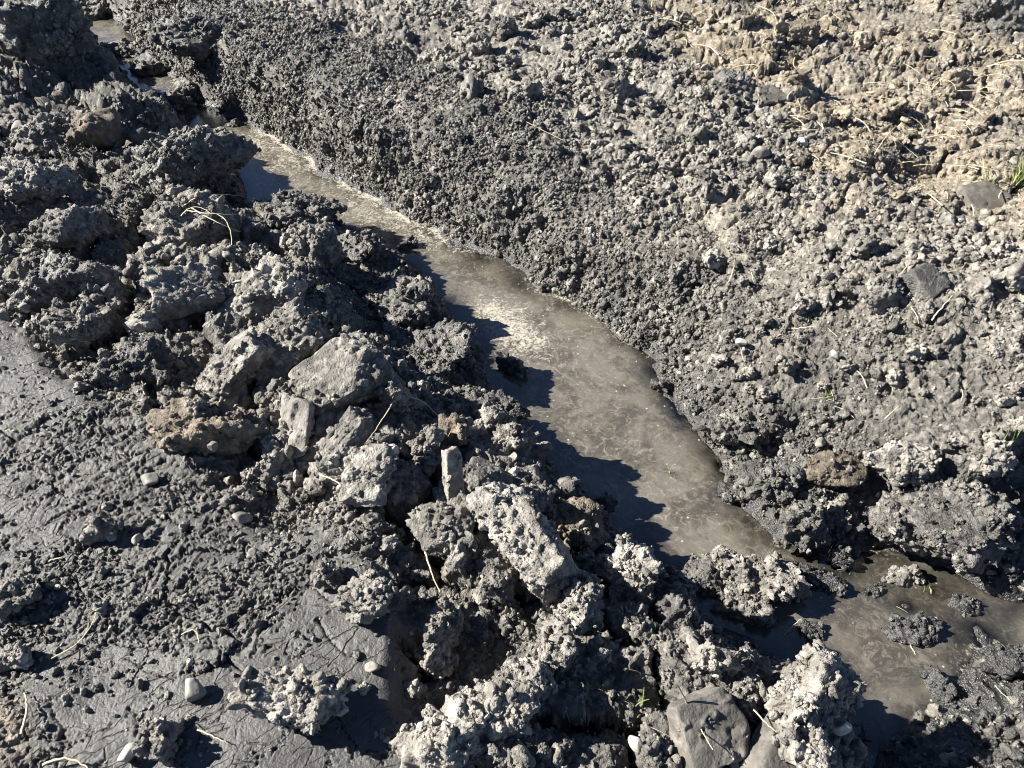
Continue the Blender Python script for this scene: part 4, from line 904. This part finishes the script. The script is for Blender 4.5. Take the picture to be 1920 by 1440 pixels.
crumbs('fine_soil_crumbs', 'countless fine grey crumbs between the clods', ('grey', 'dark', 'dry'), near * (0.15 + clump) * (rough + 0.035 * clay) * (sd > 0.02), 60000, .005, .013, 1.6, 6)

# ------------------------------------------------------------------ straw and grass
def plant_mat(name, a, b, rough=0.6):
    m, nt, p = new_mat(name)
    oi = N(nt, 'ShaderNodeObjectInfo'); geo = N(nt, 'ShaderNodeNewGeometry')
    n = noise_n(nt, geo.outputs['Position'], 60, 2)
    mx = N(nt, 'ShaderNodeMath', operation='MULTIPLY_ADD'); nt.links.new(oi.outputs['Random'], mx.inputs[0]); mx.inputs[1].default_value = .6
    mm = N(nt, 'ShaderNodeMath', operation='MULTIPLY'); nt.links.new(n.outputs[0], mm.inputs[0]); mm.inputs[1].default_value = .4
    nt.links.new(mm.outputs[0], mx.inputs[2])
    nt.links.new(mixc(nt, mx.outputs[0], a, b), p.inputs['Base Color']); p.inputs['Roughness'].default_value = rough
    return m
M['straw'] = plant_mat('dry_straw', (0.40, 0.345, 0.20), (0.58, 0.53, 0.36))
M['grass'] = plant_mat('green_grass', (0.07, 0.13, 0.025), (0.24, 0.28, 0.07))
M['root'] = plant_mat('pale_root', (0.34, 0.27, 0.17), (0.5, 0.43, 0.30))

def tube(path, r0, r1, flat=0.5, n=5):
    P = np.array(path, float); k = len(P)
    T = np.gradient(P, axis=0); T /= np.linalg.norm(T, axis=1, keepdims=True) + 1e-9
    up_ = np.array([0, 0, 1.0]); S = np.cross(T, up_); S /= np.linalg.norm(S, axis=1, keepdims=True) + 1e-6
    B = np.cross(S, T); rads = np.linspace(r0, r1, k)
    an = np.linspace(0, 2 * math.pi, n, endpoint=False)
    V = (P[:, None] + S[:, None] * (np.cos(an)[None, :, None] * rads[:, None, None]) + B[:, None] * (np.sin(an)[None, :, None] * rads[:, None, None] * flat)).reshape(-1, 3)
    F = [[i * n + j, i * n + (j + 1) % n, (i + 1) * n + (j + 1) % n, (i + 1) * n + j] for i in range(k - 1) for j in range(n)]
    return V, np.array(F)

def straw_px(pts, lifts, r, mat, label, name='straw', cat='straw', group=None):
    """a stalk through photo pixels; lifts = metres above the ground there"""
    W = []
    for (px, py), l in zip(pts, lifts):
        g = hit(px, py); d = ray(px, py); d = d / np.linalg.norm(d)
        W.append(g - d * l)
    W = np.array(W); t = np.linspace(0, 1, len(W)); tt = np.linspace(0, 1, 14)
    if len(W) > 2:                                           # smooth through the points
        c = [np.polyfit(t, W[:, k_], min(len(W) - 1, 3)) for k_ in range(3)]
        C = np.stack([np.polyval(c_, tt) for c_ in c], 1)
    else: C = np.stack([np.interp(tt, t, W[:, k_]) for k_ in range(3)], 1)
    C += np.random.default_rng(len(label)).normal(0, 0.0008, C.shape)
    o0 = C[0].copy()
    V, F = tube(C - o0, r, r * 0.45)
    return link(name, mesh_np(name, V, F, [M[mat]]), label=label, cat=cat, group=group, loc=o0)

ST = [
 ([(742, 745), (715, 790), (685, 832)], (.05, .04, .015), .0022, 'straw', 'pale stalk running down left from the small ridge clod'),
 ([(750, 742), (790, 752), (822, 782)], (.055, .07, .03), .0020, 'straw', 'long arched stalk between the two ridge clods'),
 ([(1270, 1285), (1300, 1340), (1335, 1405)], (.12, .11, .09), .0026, 'straw', 'pale straw lying across the big smooth clay slab'),
 ([(1413, 1330), (1440, 1358), (1462, 1375)], (.05, .06, .05), .0024, 'straw', 'short straw poking left out of the stony clod'),
 ([(795, 1018), (805, 1060), (825, 1110)], (.05, .05, .03), .0034, 'straw', 'broad yellowing blade over the hollow, lower centre'),
 ([(345, 385), (400, 365), (470, 372)], (.26, .30, .24), .0036, 'straw', 'topmost dry stalk over the far grassy clod'),
 ([(350, 395), (395, 400), (445, 402)], (.26, .27, .22), .0032, 'straw', 'level dry stalk on the far grassy clod'),
 ([(360, 390), (410, 418), (452, 435)], (.26, .25, .18), .0032, 'straw', 'drooping dry stalk on the far grassy clod'),
 ([(375, 400), (420, 410), (435, 460)], (.26, .24, .14), .0028, 'straw', 'bent dry stalk hanging down the far grassy clod'),
 ([(340, 405), (365, 388), (398, 402)], (.26, .28, .24), .0032, 'straw', 'short arched stalk on the far grassy clod'),
 ([(600, 890), (625, 900), (650, 918)], (.02, .03, .02), .0030, 'straw', 'broad straw below the narrow leaning slab'),
 ([(90, 1052), (115, 1045)], (.012, .012), .0028, 'straw', 'short straw piece on the torn clay at left'),
 ([(95, 1235), (150, 1200), (180, 1150)], (.006, .008, .006), .0018, 'straw', 'long thin straw lying on the torn clay'),
 ([(370, 1368), (400, 1380), (425, 1392)], (.012, .012, .01), .0020, 'straw', 'thin straw by the pale clod, lower clay floor'),
 ([(40, 1375), (50, 1330), (46, 1300)], (.012, .014, .012), .0036, 'root', 'thick pale stalk on tan soil, lower left corner'),
 ([(80, 1435), (125, 1422), (165, 1440)], (.015, .02, .012), .0034, 'straw', 'thick bleached straws cut by the bottom edge at left'),
 ([(340, 1190), (365, 1182), (372, 1205)], (.015, .02, .01), .0016, 'straw', 'hooked thin straw on the middle of clay floor'),
 ([(1120, 785), (1160, 783)], (.0, .0), .0016, 'straw', 'thin straw floating in the sunlit channel'),
 ([(1747, 600), (1765, 578), (1785, 555)], (.03, .04, .04), .0034, 'straw', 'stout pale stalk on the right bank below clay block'),
 ([(1890, 728), (1930, 712)], (.02, .03), .0030, 'straw', 'straw at the right edge, mid height'),
 ([(1485, 616), (1530, 612)], (.015, .02), .0024, 'straw', 'level straw on the bare right slope'),
 ([(1365, 530), (1375, 505), (1376, 485)], (.02, .03, .02), .0026, 'straw', 'upright straw in the hollow of the right slope'),
 ([(1470, 1190), (1485, 1175), (1502, 1160)], (.01, .03, .05), .0018, 'straw', 'straw rising from the brown pool'),
 ([(1700, 1200), (1712, 1218), (1718, 1235)], (.01, .012, .006), .0024, 'straw', 'yellow stalk on the wet crumbly island'),
 ([(1875, 1258), (1900, 1262), (1915, 1250)], (.015, .02, .015), .0030, 'straw', 'curved pale straw on wet mud at right edge'),
 ([(1865, 1285), (1885, 1305), (1900, 1318)], (.01, .012, .01), .0018, 'straw', 'thin straw on wet mud, lower right'),
 ([(1580, 1325), (1600, 1310)], (.05, .06), .0014, 'straw', 'fine straw sticking right from the stony clod'),
 ([(985, 810), (1000, 798)], (.04, .06), .0018, 'straw', 'tiny straw tip on the ridge crest over the water'),
 ([(270, 740), (262, 690), (250, 610)], (.01, .01, .01), .0015, 'root', 'thin root beside the dark crumbly clod'),
 ([(255, 65), (262, 100), (275, 135)], (.05, .04, .03), .0026, 'root', 'pale root dangling by the far pool'),
 ([(1060, 265), (1000, 235), (945, 205)], (.004, .004, .004), .0030, 'root', 'pale line of root pressed in the upper bank'),
 ([(1395, 2), (1440, 18), (1455, 35), (1450, 68)], (.03, .05, .04, .02), .0048, 'straw', 'thick curled stalk at the top of tan field'),
 ([(1490, 108), (1492, 128), (1520, 135)], (.05, .03, .02), .0034, 'straw', 'bent straw near the wheel track, tan field'),
 ([(1685, 265), (1705, 282), (1722, 296)], (.02, .03, .02), .0034, 'straw', 'single straw pointing down right in the tan field'),
 ([(1640, 290), (1660, 258), (1680, 238)], (.02, .02, .02), .0026, 'straw', 'slanting straw across the tan lumps'),
 ([(1820, 70), (1860, 62)], (.03, .03), .0030, 'straw', 'straw on the dark heap, top right'),
]
for pts, li, r_, mt, lab in ST: straw_px(pts, li, r_, mt, lab)

# straw littered over the tan field: individuals, a few shared shapes
shapes = []
for i in range(8):
    L = 1.0; b1, b2 = random.uniform(-.10, .10), random.uniform(.02, .10)
    path = [((t - .5) * L, b1 * math.sin(t * 3.1) + .008 * math.sin(t * 9 + i), b2 * math.sin(t * 3.14)) for t in np.linspace(0, 1, 9)]
    shapes.append([np.array(path)])
def straw_mesh(i, r, mat):
    V, F = tube(shapes[i][0], r, r * .5); return mesh_np('straw', V, F, [M[mat]])
smesh = [straw_mesh(i, .026, 'straw') for i in range(8)]; sgreen = [straw_mesh(i, .02, 'grass') for i in range(8)]; sroot = [straw_mesh(i, .012, 'root') for i in range(8)]
def litter(n, P, lmin, lmax, meshes, label, group, name='straw', cat='straw', tilt=.35, heads=None):
    tries = 0
    xs = [p[0] for p in P]; yv = [p[1] for p in P]; done = 0
    while done < n:
        px, py = random.uniform(min(xs), max(xs)), random.uniform(min(yv), max(yv))
        if not in_poly(px, py, P): continue
        g = hit(px, py); s = random.uniform(lmin, lmax)
        if heads:
            q = random.random() < .5; s = lmin + (lmax - lmin) * random.uniform(0, .4) if q else lmin + (lmax - lmin) * random.uniform(.5, 1)
            tries += 1
            label = near_label(heads[0] if q else heads[1], px, py)
            if label is None:
                if tries > 4000: break
                continue
        o = link(name, random.choice(meshes), label=label, cat=cat, group=group, loc=(g[0], g[1], g[2] + .004), rot=(random.uniform(-tilt, tilt), random.uniform(-tilt, tilt), random.uniform(0, 6.28)))
        o.scale = (s, s, s); done += 1
litter(85, [(1180, 0), (1800, 0), (1920, 90), (1920, 430), (1700, 400), (1450, 260), (1250, 120)], .06, .20, smesh, 'dry straw strewn over the tan field at upper right', 'straw on the tan field', heads=('short dry straw', 'long dry straw'))
litter(45, [(1650, 170), (1920, 100), (1920, 240), (1700, 260)], .05, .14, smesh, 'dry straw in the bleached mat at the right edge', 'straw in the bleached mat')
litter(16, [(1480, 190), (1560, 190), (1570, 250), (1480, 250)], .06, .14, smesh, 'yellow straw in the small heap beside the clay plate', 'straw in the small heap')
litter(26, [(1250, 420), (1900, 480), (1900, 820), (1500, 800), (1300, 620)], .03, .09, smesh, 'short straw bit among crumbs on the right bank', 'straw bits on the right bank', heads=('short straw bit', 'longer straw bit'))
litter(26, [(40, 320), (500, 520), (900, 850), (1200, 1100), (1400, 1250), (1200, 1430), (950, 1430), (600, 930)], .02, .06, sroot, 'fine root bit caught on the spoil ridge', 'root bits on the ridge', name='root', cat='root', heads=('short root bit', 'longer root bit'))
litter(22, [(800, 460), (1000, 560), (1180, 680), (1330, 880), (1350, 980), (1150, 800), (960, 620)], .012, .034, smesh, 'tiny chaff bit floating on the sunlit main channel', 'chaff on the main channel', tilt=.05)
litter(14, [(1550, 1060), (1720, 1070), (1760, 1230), (1620, 1230), (1560, 1150)], .015, .035, smesh, 'floating straw bit in the brown pool', 'straw bits in the brown pool', tilt=.1)

def tuft(px, py, n, lmin, lmax, label, mat='grass', spread=.5):
    g = hit(px, py)
    root = bpy.data.objects.new('grass_tuft', None); COL.objects.link(root); root.location = g
    root['label'] = label; root['category'] = 'grass tuft'; root['kind'] = 'thing'
    for i in range(n):
        a = random.uniform(0, 6.28); L = random.uniform(lmin, lmax); lean = random.uniform(.2, 1) * spread
        path = [(math.cos(a) * lean * L * t ** 1.4, math.sin(a) * lean * L * t ** 1.4, L * (t * (1 - .45 * lean * t))) for t in np.linspace(0, 1, 8)]
        V, F = tube(path, .0032, .0006, .3, 4)
        link('blade', mesh_np('blade', V, F, [M['straw' if random.random() < .3 else mat]]), parent=root, loc=(random.uniform(-.02, .02), random.uniform(-.02, .02), 0))
tuft(1905, 345, 46, .07, .19, 'green grass tuft at the right edge of tan field', spread=.7)
tuft(1848, 350, 10, .07, .15, 'sparse grass sprout hanging over the dark clay face', spread=1.1)
tuft(1225, 12, 14, .08, .16, 'pale grass tuft at the top edge right of centre', mat='straw', spread=.9)
tuft(1555, 745, 12, .02, .05, 'small green tuft among crumbs on the right bank', spread=.9)
tuft(1885, 830, 5, .04, .08, 'green shoot beside the pale round clod', spread=.4)
tuft(1560, 1048, 4, .02, .05, 'yellow green shoot on the wet lump in brown pool', spread=.8)
tuft(1738, 1115, 4, .02, .04, 'tiny green leaf sprig floating in the brown pool', spread=.9)
tuft(1258, 895, 5, .012, .03, 'tiny green sprig floating in the main channel', spread=.9)
tuft(1195, 1335, 3, .03, .06, 'green blade in the dark hollow left of clay slab', spread=.5)
tuft(900, 600, 5, .015, .035, 'green bits on scum by the shaded bend', spread=1)
